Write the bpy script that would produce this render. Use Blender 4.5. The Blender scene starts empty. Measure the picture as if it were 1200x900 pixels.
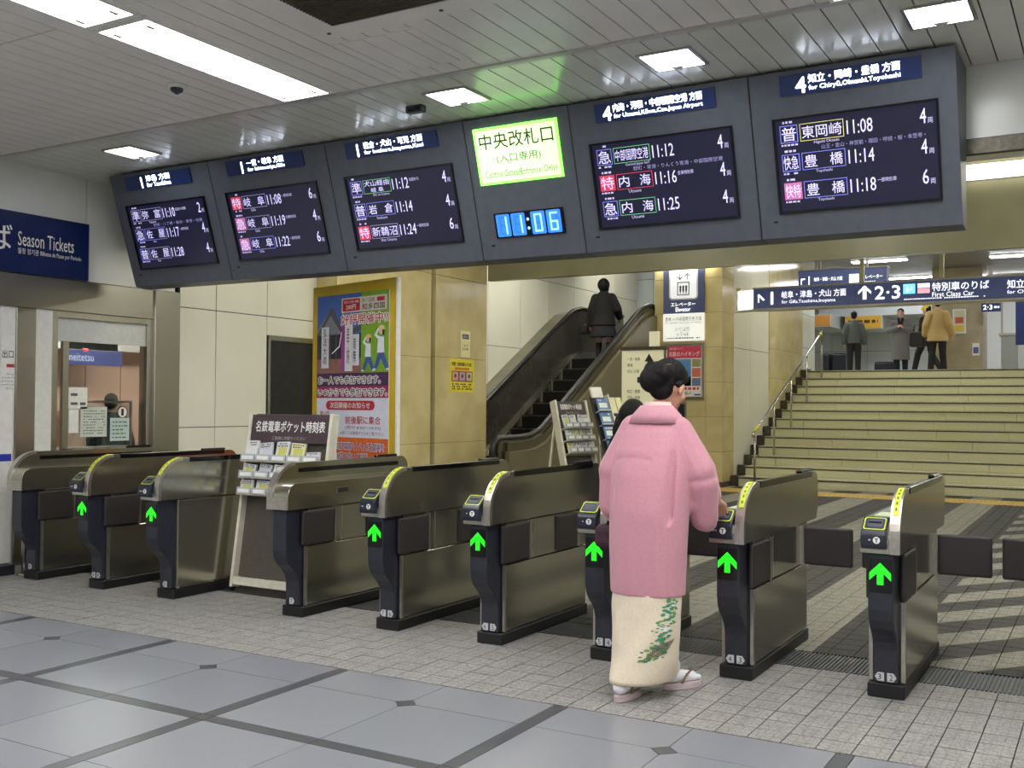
import bpy, bmesh, math, random
from mathutils import Vector, Matrix, Euler

# ------------------------------------------------------------------ camera, world, exposure, lights
SC = bpy.context.scene
COL = SC.collection
random.seed(7)
R = math.radians

cam_d = bpy.data.cameras.new('camera')
cam_d.sensor_width = 36.0
cam_d.lens = 1217.64 * 36.0 / 1200.0
cam_d.clip_end = 200
cam = bpy.data.objects.new('camera', cam_d)
COL.objects.link(cam)
yaw, pitch, roll = 0.52566, 0.020555, -0.006451
fwd = Vector((-math.sin(yaw) * math.cos(pitch), math.cos(yaw) * math.cos(pitch), math.sin(pitch)))
rgt = Vector((math.cos(yaw), math.sin(yaw), 0))
dwn = fwd.cross(rgt)
r2 = rgt * math.cos(roll) + dwn * math.sin(roll)
d2 = -rgt * math.sin(roll) + dwn * math.cos(roll)
m = Matrix((r2, -d2, -fwd)).transposed().to_4x4()
m.translation = (0, 0, 1.42)
cam.matrix_world = m
SC.camera = cam

SC.view_settings.view_transform = 'Standard'
SC.view_settings.look = 'None'
SC.view_settings.exposure = 0.35
SC.view_settings.gamma = 1.0
SC.view_settings.use_curve_mapping = False

w = bpy.data.worlds.new('world')
SC.world = w
w.use_nodes = True
w.node_tree.nodes['Background'].inputs[0].default_value = (0.9, 0.95, 1.0, 1)
w.node_tree.nodes['Background'].inputs[1].default_value = 0.05

HALL_LAMP = 17.5      # radiance of the hall's fluorescent troughs
DOWN_LAMP = 17.0      # square downlights over the gates
INNER_LAMP = 21.0     # lamps of the paid area
CONC_LAMP = 22.0      # lamps of the upper concourse

# ------------------------------------------------------------------ materials
def lin(c):
    f = lambda v: v / 12.92 if v <= 0.04045 else ((v + 0.055) / 1.055) ** 2.4
    return tuple(f(x / 255.0) for x in c)

MATS = {}
def pm(name, c, c2=None, scale=30.0, rough=0.5, metal=0.0, bump=0.0, stretch=None, detail=3.0, spec=None, coat=0.0):
    """procedural material: two tones mixed by noise in object space, optional bump"""
    if name in MATS: return MATS[name]
    mt = bpy.data.materials.new(name); mt.use_nodes = True
    nt = mt.node_tree; n = nt.nodes; l = nt.links
    b = n['Principled BSDF']
    b.inputs['Roughness'].default_value = rough
    b.inputs['Metallic'].default_value = metal
    if spec is not None: b.inputs['Specular IOR Level'].default_value = spec
    if coat: b.inputs['Coat Weight'].default_value = coat; b.inputs['Coat Roughness'].default_value = 0.05
    c2 = c2 or tuple(max(0, x - 8) for x in c)
    tc = n.new('ShaderNodeTexCoord'); mp = n.new('ShaderNodeMapping')
    if stretch: mp.inputs['Scale'].default_value = stretch
    no = n.new('ShaderNodeTexNoise'); no.inputs['Scale'].default_value = scale; no.inputs['Detail'].default_value = detail
    mx = n.new('ShaderNodeMix'); mx.data_type = 'RGBA'
    mx.inputs[6].default_value = lin(c) + (1,); mx.inputs[7].default_value = lin(c2) + (1,)
    l.new(tc.outputs['Object'], mp.inputs[0]); l.new(mp.outputs[0], no.inputs['Vector'])
    rp = n.new('ShaderNodeMapRange'); rp.inputs[1].default_value = 0.35; rp.inputs[2].default_value = 0.65
    l.new(no.outputs[0], rp.inputs[0]); l.new(rp.outputs[0], mx.inputs[0]); l.new(mx.outputs[2], b.inputs['Base Color'])
    if bump:
        bp = n.new('ShaderNodeBump'); bp.inputs['Strength'].default_value = bump; bp.inputs['Distance'].default_value = 0.004
        l.new(no.outputs[0], bp.inputs['Height']); l.new(bp.outputs[0], b.inputs['Normal'])
    MATS[name] = mt
    return mt

def em(name, c, strength, base=None):
    if name in MATS: return MATS[name]
    mt = bpy.data.materials.new(name); mt.use_nodes = True
    b = mt.node_tree.nodes['Principled BSDF']
    b.inputs['Base Color'].default_value = lin(base or c) + (1,)
    b.inputs['Emission Color'].default_value = lin(c) + (1,)
    b.inputs['Emission Strength'].default_value = strength
    b.inputs['Roughness'].default_value = 0.4
    MATS[name] = mt
    return mt

def ink(c):
    return pm('ink_%02x%02x%02x' % tuple(c), c, rough=0.55)

def glass_mat(name, tint=(235, 240, 240), refl=1.0):
    if name in MATS: return MATS[name]
    mt = bpy.data.materials.new(name); mt.use_nodes = True
    nt = mt.node_tree; n = nt.nodes; l = nt.links
    n.remove(n['Principled BSDF'])
    tr = n.new('ShaderNodeBsdfTransparent'); tr.inputs[0].default_value = lin(tint) + (1,)
    gl = n.new('ShaderNodeBsdfGlossy'); gl.inputs['Roughness'].default_value = 0.02
    fr = n.new('ShaderNodeFresnel'); fr.inputs[0].default_value = 1.45
    mx = n.new('ShaderNodeMixShader')
    l.new(fr.outputs[0], mx.inputs[0]); l.new(tr.outputs[0], mx.inputs[1]); l.new(gl.outputs[0], mx.inputs[2])
    l.new(mx.outputs[0], n['Material Output'].inputs[0])
    MATS[name] = mt
    return mt

def math_node(nt, op, a, b=None):
    nd = nt.nodes.new('ShaderNodeMath'); nd.operation = op
    for i, v in enumerate((a, b)):
        if v is None: continue
        if isinstance(v, (int, float)): nd.inputs[i].default_value = v
        else: nt.links.new(v, nd.inputs[i])
    return nd.outputs[0]

def tile_mat(name, light, dark, striped):
    """small pressed station tile: a cracked relief of fine grooves; two colours of tile laid in stripes beyond the gates"""
    mt = bpy.data.materials.new(name); mt.use_nodes = True
    nt = mt.node_tree; n = nt.nodes; l = nt.links
    b = n['Principled BSDF']; b.inputs['Roughness'].default_value = 0.6 if striped else 0.5; b.inputs['Specular IOR Level'].default_value = 0.15 if striped else 0.3
    ge = n.new('ShaderNodeNewGeometry'); sx = n.new('ShaderNodeSeparateXYZ'); l.new(ge.outputs['Position'], sx.inputs[0])
    X, Y = sx.outputs[0], sx.outputs[1]
    vo = n.new('ShaderNodeTexVoronoi'); vo.feature = 'DISTANCE_TO_EDGE'; vo.inputs['Scale'].default_value = 34
    mp = n.new('ShaderNodeMapping'); l.new(ge.outputs['Position'], mp.inputs[0]); l.new(mp.outputs[0], vo.inputs['Vector'])
    no = n.new('ShaderNodeTexNoise'); no.inputs['Scale'].default_value = 9.0; no.inputs['Detail'].default_value = 8; no.inputs['Roughness'].default_value = 0.7
    l.new(ge.outputs['Position'], no.inputs['Vector'])
    gr = n.new('ShaderNodeMapRange'); gr.inputs[1].default_value = 0.0; gr.inputs[2].default_value = 0.09
    gr.inputs[3].default_value = 0.55; gr.inputs[4].default_value = 1.0
    l.new(vo.outputs['Distance'], gr.inputs[0])
    def grid(c, o, s):
        q = math_node(nt, 'FRACT', math_node(nt, 'DIVIDE', math_node(nt, 'ADD', c, o), s))
        return math_node(nt, 'GREATER_THAN', math_node(nt, 'ABSOLUTE', math_node(nt, 'SUBTRACT', q, 0.5)), 0.44)
    gl = math_node(nt, 'MAXIMUM', grid(X, 1.522 + 14.5, 0.145 / 3), grid(Y, -4.404, 0.1483 / 3))
    gl = math_node(nt, 'SUBTRACT', 1.0, math_node(nt, 'MULTIPLY', gl, 0.22))
    cr = gr.outputs[0]
    var = math_node(nt, 'ADD', math_node(nt, 'MULTIPLY', no.outputs[0], 0.9), 0.55)
    f = math_node(nt, 'MULTIPLY', math_node(nt, 'MULTIPLY', cr, gl), var)
    mx = n.new('ShaderNodeMix'); mx.data_type = 'RGBA'
    mx.inputs[6].default_value = lin(light) + (1,); mx.inputs[7].default_value = lin(dark) + (1,)
    if striped:
        lon = math_node(nt, 'LESS_THAN', math_node(nt, 'FRACT', math_node(nt, 'DIVIDE', math_node(nt, 'ADD', X, 1.53 + 8.6), 0.86)), 0.5)
        t = math_node(nt, 'SUBTRACT', Y, math_node(nt, 'MULTIPLY', math_node(nt, 'ADD', X, 1.0), 1.3))
        dia = math_node(nt, 'LESS_THAN', math_node(nt, 'FRACT', math_node(nt, 'DIVIDE', math_node(nt, 'SUBTRACT', t, 6.12 - 8.6), 0.86)), 0.5)
        side = math_node(nt, 'GREATER_THAN', X, -1.1)
        mask = math_node(nt, 'ADD', math_node(nt, 'MULTIPLY', dia, side), math_node(nt, 'MULTIPLY', lon, math_node(nt, 'SUBTRACT', 1.0, side)))
        l.new(mask, mx.inputs[0])
    else:
        mx.inputs[0].default_value = 0.0
    vm = n.new('ShaderNodeVectorMath'); vm.operation = 'SCALE'
    l.new(mx.outputs[2], vm.inputs[0]); l.new(f, vm.inputs['Scale']); l.new(vm.outputs[0], b.inputs['Base Color'])
    bp = n.new('ShaderNodeBump'); bp.inputs['Strength'].default_value = 0.5; bp.inputs['Distance'].default_value = 0.002
    l.new(gr.outputs[0], bp.inputs['Height']); l.new(bp.outputs[0], b.inputs['Normal'])
    MATS[name] = mt
    return mt

M_STEEL = pm('brushed_steel', (190, 187, 176), (174, 171, 160), 60, 0.27, 1.0, stretch=(1, 1, 14))
M_STEELV = pm('brushed_steel_dark', (128, 124, 108), (112, 108, 94), 40, 0.30, 1.0, stretch=(8, 1, 1))
M_CHROME = pm('polished_steel', (205, 204, 200), (190, 189, 184), 20, 0.16, 1.0)
M_TRIM = pm('pale_steel_trim', (190, 186, 180), (176, 172, 166), 30, 0.33, 1.0)
M_NAVY = pm('dark_navy_plastic', (44, 46, 56), (38, 40, 50), 40, 0.38)
M_BLACK = pm('black_rubber', (22, 22, 24), (16, 16, 18), 40, 0.5)
M_GLOSSBLK = pm('gloss_black', (14, 14, 16), (10, 10, 12), 40, 0.15)
M_FLAP = pm('brown_black_flap', (52, 47, 47), (46, 42, 42), 300, 0.5, bump=0.15)
M_BOARD = pm('slate_painted_metal', (88, 92, 102), (82, 86, 96), 14, 0.42)
M_SLAT = pm('enamelled_slat', (238, 234, 230), (231, 227, 223), 3, 0.36)
M_SLATG = pm('satin_metal_slat', (226, 227, 217), (218, 219, 209), 3, 0.20, 0.0)
M_JOINT = pm('joint_shadow_gap', (40, 40, 38), (32, 32, 30), 10, 0.8)
M_ENAMEL = pm('glazed_panel', (228, 227, 214), (222, 221, 208), 1.2, 0.10, spec=0.5)
M_WALLW = pm('white_wall_panel', (222, 223, 217), (214, 215, 209), 2, 0.22)
M_MARBLE = pm('beige_marble', (212, 198, 150), (196, 181, 130), 2.6, 0.13, detail=8)
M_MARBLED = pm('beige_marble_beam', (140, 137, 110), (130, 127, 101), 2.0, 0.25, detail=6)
M_STAIR = pm('stair_stone', (212, 209, 176), (196, 193, 160), 45, 0.4, detail=6)
M_NOSEL = pm('stair_nosing_pale', (186, 182, 166), (168, 164, 150), 30, 0.35, 0.4)
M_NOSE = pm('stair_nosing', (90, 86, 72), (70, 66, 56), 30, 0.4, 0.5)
M_STONE = pm('grey_floor_stone', (134, 136, 142), (122, 124, 131), 160, 0.28, detail=8)
M_STONED = pm('dark_floor_stone', (82, 82, 87), (71, 72, 77), 160, 0.28, detail=8)
M_GROUT = pm('floor_grout', (92, 90, 84), (78, 76, 72), 60, 0.8)
M_TACT = pm('yellow_tactile_tile', (205, 170, 62), (186, 152, 52), 20, 0.5)
M_WHITE = pm('white_paint', (232, 231, 226), (224, 223, 218), 20, 0.4)
M_PAPER = pm('paper', (236, 236, 230), (226, 226, 220), 40, 0.7)
M_RACK = pm('cream_rack_frame', (218, 214, 196), (206, 202, 184), 20, 0.35)
M_ESC = pm('escalator_steel', (118, 115, 106), (98, 96, 88), 4, 0.22, 0.65)
M_STEP = pm('escalator_step', (40, 38, 36), (30, 28, 27), 40, 0.45, 0.4)
M_SKIN = pm('skin', (214, 164, 138), (206, 154, 128), 30, 0.5)
M_HAIR = pm('black_hair', (17, 15, 15), (8, 7, 7), 150, 0.62, bump=0.8, stretch=(1, 1, .25), spec=0.25)
M_LAMPGLOW = em('hall_lamp_glow', (252, 251, 250), HALL_LAMP)
M_DOWNGLOW = em('downlight_glow', (246, 250, 255), DOWN_LAMP)
M_INNERGLOW = em('inner_lamp_glow', (255, 251, 234), INNER_LAMP)
M_CONCGLOW = em('concourse_lamp_glow', (250, 252, 255), CONC_LAMP)
M_GLASS = glass_mat('window_glass')

# ------------------------------------------------------------------ mesh helpers
def link(name, me, parent=None, loc=None, rot=None):
    o = bpy.data.objects.new(name, me); COL.objects.link(o)
    if parent is not None: o.parent = parent
    if loc is not None: o.location = loc
    if rot is not None: o.rotation_euler = rot
    return o

def empty(name, loc=(0, 0, 0), rz=0.0, rx=0.0, parent=None):
    o = bpy.data.objects.new(name, None); COL.objects.link(o)
    o.empty_display_size = 0.1
    o.location = loc; o.rotation_euler = (rx, 0, rz)
    if parent is not None: o.parent = parent
    return o

def tag(o, label=None, cat=None, group=None, kind=None):
    if label: o['label'] = label
    if cat: o['category'] = cat
    if group: o['group'] = group
    if kind: o['kind'] = kind
    return o

class B:
    """mesh builder: shapes are added to one bmesh, then built as ONE object"""
    def __init__(s): s.bm = bmesh.new(); s.mats = []
    def mi(s, mt):
        if mt not in s.mats: s.mats.append(mt)
        return s.mats.index(mt)
    def _add(s, verts, faces, mt, M=None):
        i = s.mi(mt)
        vs = [s.bm.verts.new(M @ Vector(v) if M else v) for v in verts]
        out = []
        for f in faces:
            try: fc = s.bm.faces.new([vs[k] for k in f])
            except ValueError: continue
            fc.material_index = i; out.append(fc)
        return vs, out
    def box(s, a, b, mt, bevel=0.0, M=None, seg=1):
        x0, y0, z0 = a; x1, y1, z1 = b
        V = [(x0, y0, z0), (x1, y0, z0), (x1, y1, z0), (x0, y1, z0), (x0, y0, z1), (x1, y0, z1), (x1, y1, z1), (x0, y1, z1)]
        F = [(0, 3, 2, 1), (4, 5, 6, 7), (0, 1, 5, 4), (1, 2, 6, 5), (2, 3, 7, 6), (3, 0, 4, 7)]
        vs, fs = s._add(V, F, mt, M)
        if bevel: s._bev(fs, bevel, seg)
        return s
    def _bev(s, fs, off, seg):
        es = list({e for f in fs for e in f.edges})
        i = fs[0].material_index
        r = bmesh.ops.bevel(s.bm, geom=es, offset=off, segments=seg, profile=0.5, affect='EDGES', clamp_overlap=True)
        for f in r['faces']: f.material_index = i
    def prism(s, poly, axis, a, b, mt, bevel=0.0, M=None, seg=1):
        """extrude a 2D outline: axis 'x': poly=(y,z); 'y': (x,z); 'z': (x,y)"""
        def P(p, t):
            return {'x': (t, p[0], p[1]), 'y': (p[0], t, p[1]), 'z': (p[0], p[1], t)}[axis]
        n = len(poly)
        V = [P(p, a) for p in poly] + [P(p, b) for p in poly]
        F = [tuple(range(n))[::-1], tuple(range(n, 2 * n))] + [(i, (i + 1) % n, n + (i + 1) % n, n + i) for i in range(n)]
        vs, fs = s._add(V, F, mt, M)
        bmesh.ops.recalc_face_normals(s.bm, faces=fs)
        if bevel: s._bev(fs, bevel, seg)
        return s
    def tube(s, pts, r, mt, n=10, caps=True, flat=1.0):
        pts = [Vector(p) for p in pts]; rings = []
        i = s.mi(mt); rr = r if isinstance(r, (list, tuple)) else [r] * len(pts)
        prev = None
        for k, p in enumerate(pts):
            d = (pts[min(k + 1, len(pts) - 1)] - pts[max(k - 1, 0)]).normalized()
            if prev is None:
                u = d.cross(Vector((0, 0, 1)))
                if u.length < 1e-3: u = d.cross(Vector((0, 1, 0)))
            else:
                u = prev - d * prev.dot(d)
            u.normalize(); prev = u; v = d.cross(u)
            rings.append([s.bm.verts.new(p + u * math.cos(2 * math.pi * j / n) * rr[k] + v * math.sin(2 * math.pi * j / n) * rr[k] * flat) for j in range(n)])
        for k in range(len(rings) - 1):
            for j in range(n):
                f = s.bm.faces.new((rings[k][j], rings[k][(j + 1) % n], rings[k + 1][(j + 1) % n], rings[k + 1][j])); f.material_index = i; f.smooth = True
        if caps:
            for rg, rev in ((rings[0], True), (rings[-1], False)):
                f = s.bm.faces.new(rg[::-1] if rev else rg); f.material_index = i
        return s
    def lathe(s, prof, mt, n=20, M=None, flat=1.0):
        """profile of (r, z) about the z axis"""
        V = []; F = []
        for (r, z) in prof:
            for j in range(n):
                a = 2 * math.pi * j / n; V.append((r * math.cos(a), r * math.sin(a) * flat, z))
        for k in range(len(prof) - 1):
            for j in range(n):
                F.append((k * n + j, k * n + (j + 1) % n, (k + 1) * n + (j + 1) % n, (k + 1) * n + j))
        F.append(tuple(range(n))[::-1]); F.append(tuple(range((len(prof) - 1) * n, len(prof) * n)))
        vs, fs = s._add(V, F, mt, M)
        for f in fs[:-2]: f.smooth = True
        return s
    def loft(s, rings, mt, caps=True, smooth=True):
        """rings: lists of points of equal length"""
        i = s.mi(mt); R_ = [[s.bm.verts.new(p) for p in rg] for rg in rings]; n = len(R_[0])
        for k in range(len(R_) - 1):
            for j in range(n):
                f = s.bm.faces.new((R_[k][j], R_[k][(j + 1) % n], R_[k + 1][(j + 1) % n], R_[k + 1][j])); f.material_index = i; f.smooth = smooth
        if caps:
            f = s.bm.faces.new(R_[0][::-1]); f.material_index = i
            f = s.bm.faces.new(R_[-1]); f.material_index = i
        return s
    def build(s, name, parent=None, loc=None, rot=None):
        me = bpy.data.meshes.new(name); s.bm.to_mesh(me); s.bm.free()
        for mt in s.mats: me.materials.append(mt)
        return link(name, me, parent, loc, rot)
    def each(s, name, parent=None):
        """one object per loose piece of this builder"""
        bm = s.bm; bm.verts.index_update(); seen = set(); out = []
        for v0 in bm.verts:
            if v0 in seen: continue
            st = [v0]; comp = []; seen.add(v0)
            while st:
                v = st.pop(); comp.append(v)
                for e in v.link_edges:
                    o = e.other_vert(v)
                    if o not in seen: seen.add(o); st.append(o)
            ix = {v: i for i, v in enumerate(comp)}; fs = list({f for v in comp for f in v.link_faces})
            me = bpy.data.meshes.new(name); me.from_pydata([v.co for v in comp], [], [[ix[v] for v in f.verts] for f in fs])
            for mt in s.mats: me.materials.append(mt)
            for p, f in zip(me.polygons, fs): p.material_index = f.material_index; p.use_smooth = f.smooth
            out.append(link(name, me, parent))
        bm.free()
        return out
    def mesh(s, name):
        me = bpy.data.meshes.new(name); s.bm.to_mesh(me); s.bm.free()
        for mt in s.mats: me.materials.append(mt)
        return me

def boxo(name, a, b, mt, parent=None, bevel=0.0, seg=1):
    return B().box(a, b, mt, bevel, None, seg).build(name, parent)

TXT = {}
def glyphs(st, bold):
    key = (st, round(bold, 4))
    if key in TXT: return TXT[key]
    cu = bpy.data.curves.new('t', 'FONT'); cu.body = st; cu.size = 1.0; cu.offset = bold; cu.resolution_u = 2; cu.fill_mode = 'FRONT'
    o = bpy.data.objects.new('t', cu)
    me = bpy.data.meshes.new_from_object(o)
    V = [(v.co.x, v.co.y) for v in me.vertices]; F = [tuple(p.vertices) for p in me.polygons]
    bpy.data.objects.remove(o); bpy.data.curves.remove(cu); bpy.data.meshes.remove(me)
    xs = [v[0] for v in V] or [0]; ys = [v[1] for v in V] or [0]
    TXT[key] = (V, F, min(xs), max(xs), min(ys), max(ys))
    return TXT[key]

class Flat:
    """flat print on a face that looks along local -y: u is x, v is z, each layer a hair further out"""
    def __init__(s, step=0.0012): s.b = B(); s.step = step; s.dy = 0.0
    def poly(s, pts, mt, layer=1):
        y = -layer * s.step + s.dy
        s.b._add([(p[0], y, p[1]) for p in pts], [tuple(range(len(pts)))], mt); return s
    def rect(s, u0, v0, u1, v1, mt, layer=1): return s.poly([(u0, v0), (u1, v0), (u1, v1), (u0, v1)], mt, layer)
    def rrect(s, u0, v0, u1, v1, r, mt, layer=1):
        pts = []
        for cx, cy, a0 in ((u1 - r, v0 + r, -90), (u1 - r, v1 - r, 0), (u0 + r, v1 - r, 90), (u0 + r, v0 + r, 180)):
            for k in range(5): a = R(a0 + 22.5 * k); pts.append((cx + r * math.cos(a), cy + r * math.sin(a)))
        return s.poly(pts, mt, layer)
    def disc(s, u, v, r, mt, layer=1, n=20, fl=1.0):
        return s.poly([(u + r * math.cos(2 * math.pi * k / n), v + fl * r * math.sin(2 * math.pi * k / n)) for k in range(n)], mt, layer)
    def frame(s, u0, v0, u1, v1, t, mt, layer=1):
        s.rect(u0, v0, u1, v0 + t, mt, layer); s.rect(u0, v1 - t, u1, v1, mt, layer)
        s.rect(u0, v0 + t, u0 + t, v1 - t, mt, layer); s.rect(u1 - t, v0 + t, u1, v1 - t, mt, layer); return s
    def text(s, st, u, v, w, h, mt, layer=2, bold=0.0):
        """fit the string into the box (u,v,w,h); w or h may be None to keep the proportion"""
        V, F, x0, x1, y0, y1 = glyphs(st, 0.0)
        if not V or not F: return s
        sx = None if w is None else w / max(1e-6, x1 - x0); sy = None if h is None else h / max(1e-6, y1 - y0)
        sx = sx or sy; sy = sy or sx
        y = -layer * s.step + s.dy
        b = 0.5 * bold * max(sx, sy)                   # bold by overstriking: curve offsets break complex glyphs
        for k, (ox, oy) in enumerate(((0, 0),) if not bold else ((-b, 0), (b, 0), (0, b), (0, -b)) if bold < 0.07 else [(b * math.cos(R(45 * q)), b * math.sin(R(45 * q))) for q in range(8)]):
            s.b._add([(u + ox + (p[0] - x0) * sx, y - k * 0.00015, v + oy + (p[1] - y0) * sy) for p in V], F, mt)
        return s
    def scribble(s, u0, v0, u1, v1, rows, mt, layer=2, fill=0.55):
        """rows of fine print too small to read"""
        h = (v1 - v0) / rows
        for k in range(rows):
            u = u0; v = v1 - (k + 1) * h + h * 0.25
            while u < u1 - 0.01:
                wd = random.uniform(0.3, 0.9) * h * 1.4
                if random.random() < 0.85: s.rect(u, v, min(u + wd, u1), v + h * fill, mt, layer)
                u += wd + h * 0.3
        return s
    def build(s, name, parent): return s.b.build(name, parent)

def copy_tree(o, parent=None):
    c = o.copy(); COL.objects.link(c)
    if parent is not None: c.parent = parent
    for ch in list(o.children): copy_tree(ch, c)
    return c

# ------------------------------------------------------------------ lights of the place
def lamp_glow(name, x0, y0, x1, y1, z, parent, mt):
    return boxo(name, (x0, y0, z), (x1, y1, z + 0.01), mt, parent)

N_TRIM = [0]
def trim(a, b, mt, bevel=0.0):
    N_TRIM[0] += 1
    return tag(boxo('trim_%d' % N_TRIM[0], a, b, mt, None, bevel), kind='structure')

# ------------------------------------------------------------------ floor
floor = B()
floor.box((-9.6, -4, -0.2), (4.6, 2.05, -0.0), M_STONE)
floor.box((-9.6, 2.05, -0.2), (4.6, 32, -0.012), M_GROUT)
floor = tag(floor.build('floor'), kind='structure')

PER, SW, J = 1.31, 0.07, 0.004
def stone_quarter(x0, x1, y0, y1, cx, cy, ch=0.058):
    """one big grey stone slab; its corner at the cell centre (cx,cy) is cut off for the small dark inset"""
    pts = [(x0, y0), (x1, y0), (x1, y1), (x0, y1)]
    out = []
    for i, p in enumerate(pts):
        if abs(p[0] - cx) < 0.02 and abs(p[1] - cy) < 0.02:
            q0, q1 = pts[i - 1], pts[(i + 1) % 4]
            out.append((p[0] + ch * math.copysign(1, q0[0] - p[0]) if abs(q0[0] - p[0]) > 0.02 else p[0],
                        p[1] + ch * math.copysign(1, q0[1] - p[1]) if abs(q0[1] - p[1]) > 0.02 else p[1]))
            out.append((p[0] + ch * math.copysign(1, q1[0] - p[0]) if abs(q1[0] - p[0]) > 0.02 else p[0],
                        p[1] + ch * math.copysign(1, q1[1] - p[1]) if abs(q1[1] - p[1]) > 0.02 else p[1]))
        else: out.append(p)
    return out
YB = 4.40
M_PANELS = [pm('grey_floor_stone_%d' % k, c, c2, 160, 0.3, detail=8) for k, (c, c2) in enumerate([((134, 136, 142), (123, 125, 132)), ((130, 132, 139), (119, 121, 128)), ((137, 139, 144), (126, 128, 134))])]
for k in range(-1, 7):
    xr = -0.96 - PER * k                     # right-hand strip of this cell, centre line
    xl = xr - PER; cx = (xr + xl) / 2
    for row, yb in enumerate((2.09, 3.40)):
        yt = yb + PER; cy = (yb + yt) / 2
        for (x0, x1) in ((xl + SW / 2 + J, cx - J / 2), (cx + J / 2, xr - SW / 2 - J)):
            for (y0, y1) in ((yb + SW / 2 + J, cy - J / 2), (cy + J / 2, yt - SW / 2 - J)):
                y1c = min(y1, YB - 0.004)
                if y0 > YB - 0.02: continue
                poly = stone_quarter(x0, x1, y0, y1c, cx, cy)
                B().prism(poly, 'z', -0.012, random.uniform(-0.0004, 0.0004), random.choice(M_PANELS)).build('floor_slab', floor)
        s = 0.055
        B().prism([(cx - s, cy), (cx, cy - s), (cx + s, cy), (cx, cy + s)], 'z', -0.012, 0.0, M_STONED).build('diamond_inset', floor)
        boxo('floor_strip', (xl + SW / 2 + J, yb - SW / 2, -0.012), (cx - 0.002, yb + SW / 2, 0), M_STONED, floor)
        boxo('floor_strip', (cx + 0.002, yb - SW / 2, -0.012), (xr - SW / 2 - J, yb + SW / 2, 0), M_STONED, floor)
        boxo('floor_strip', (xr - SW / 2, yb - SW / 2, -0.012), (xr + SW / 2, yb + SW / 2, 0), M_STONED, floor)
        boxo('floor_strip', (xr - SW / 2, yb + SW / 2 + J, -0.012), (xr + SW / 2, min(yb + PER - SW / 2, YB - 0.004) - J, 0), M_STONED, floor)

# pale pressed tiles in front of the gates
M_TILE = tile_mat('pale_station_tile', (152, 150, 146), (96, 95, 88), False)
M_TILES = tile_mat('striped_station_tiles', (142, 140, 130), (66, 66, 64), True)
TW, TH = 0.145, 0.1483
tile_me = B().prism([(0.0025, 0.0025), (TW - 0.0025, 0.0025), (TW - 0.0025, TH - 0.0025), (0.0025, TH - 0.0025)], 'z', -0.012, 0, M_TILE).mesh('floor_tile')
far = B(); n_t = 0
for i in range(-9, 60):
    x = -1.522 + 0.145 * 12 - TW * (i + 1)
    for j in range(9):
        y = YB + 0.004 + j * TH
        if 0 <= i < 33 and n_t < 300:
            o = link('floor_tile', tile_me, floor, (x, y, random.uniform(-0.0006, 0.0006))); n_t += 1
        else:
            far.box((x + 0.0025, y + 0.0025, -0.012), (x + TW - 0.0025, y + TH - 0.0025, random.uniform(-0.0005, 0.0005)), M_TILE)
y = 6.13
while y < 16.85:
    x = 1.6
    while x > -9.2:
        far.box((x - TW + 0.0025, y + 0.0025, -0.012), (x - 0.0025, y + TH - 0.0025, random.uniform(-0.0005, 0.0005)), M_TILES)
        x -= TW
    y += TH
x = 1.6
while x > -9.2:                                   # behind the tactile strip up to the stairs
    for k in range(3): far.box((x - TW + 0.0025, 17.68 + k * 0.17, -0.012), (x - 0.0025, 17.68 + k * 0.17 + 0.165, 0), M_TILES)
    x -= TW
tag(far.build('tile_field', floor), kind='stuff')

M_GRATE = pm('dark_floor_grating', (96, 98, 100), (80, 82, 84), 30, 0.4, 0.3)
for gx in (-7.13, -6.36, -5.37, -4.37, -3.6, -2.845, -2.093, -1.35, -0.6, 0.15):
    b = B(); wdt = 0.285 if gx != -5.37 else 0.5
    b.box((gx - wdt, 5.745, -0.012), (gx + wdt, 6.12, -0.006), M_GRATE)
    x = gx - wdt
    while x < gx + wdt - 0.012:
        b.box((x, 5.75, -0.006), (x + 0.009, 6.115, 0.001), M_GRATE); x += 0.021
    b.build('floor_grating', floor)

for i in range(26):
    for j in range(2):
        b = B(); x = 1.4 - 0.3 * i; y = 16.87 + 0.4 * j
        b.box((x - 0.297, y, -0.012), (x - 0.003, y + 0.394, 0.0), M_TACT)
        for k in range(4): b.box((x - 0.26 + k * 0.07, y + 0.03, 0), (x - 0.235 + k * 0.07, y + 0.36, 0.004), M_TACT)
        b.build('tactile_tile', floor)

# ------------------------------------------------------------------ ceilings
ZC = 3.5
ceil = B()
ceil.box((-8.45, -4, ZC + 0.014), (4.6, 6.9, ZC + 0.2), M_JOINT)
ceil = tag(ceil.build('ceiling'), kind='structure')
SP = 0.145
sl_a = B().box((0.004, -4, 0), (SP - 0.004, 3.69, 0.012), M_SLAT).mesh('slat')
sl_b = B().box((0.004, 3.70, 0), (SP - 0.004, 5.375, 0.012), M_SLAT).mesh('slat')
sl_f = B().box((0.004, -4, 0), (SP - 0.004, 5.375, 0.012), M_SLAT).mesh('slat')
sl_g = B().box((0.004, 5.425, 0), (SP - 0.004, 6.82, 0.012), M_SLATG).mesh('metal_slat')
i = 0; x = -8.28
while x < 4.5:
    if x < -5.15:
        link('slat', sl_a, ceil, (x, 0, ZC)); link('slat', sl_b, ceil, (x, 0, ZC))
    else: link('slat', sl_f, ceil, (x, 0, ZC))
    link('metal_slat', sl_g, ceil, (x, 0, ZC))
    x += SP
boxo('edge_bar', (-8.28, 5.375, ZC - 0.012), (4.5, 5.425, ZC + 0.012), pm('ceiling_edge_bar', (186, 184, 178), rough=0.35), ceil)

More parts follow.
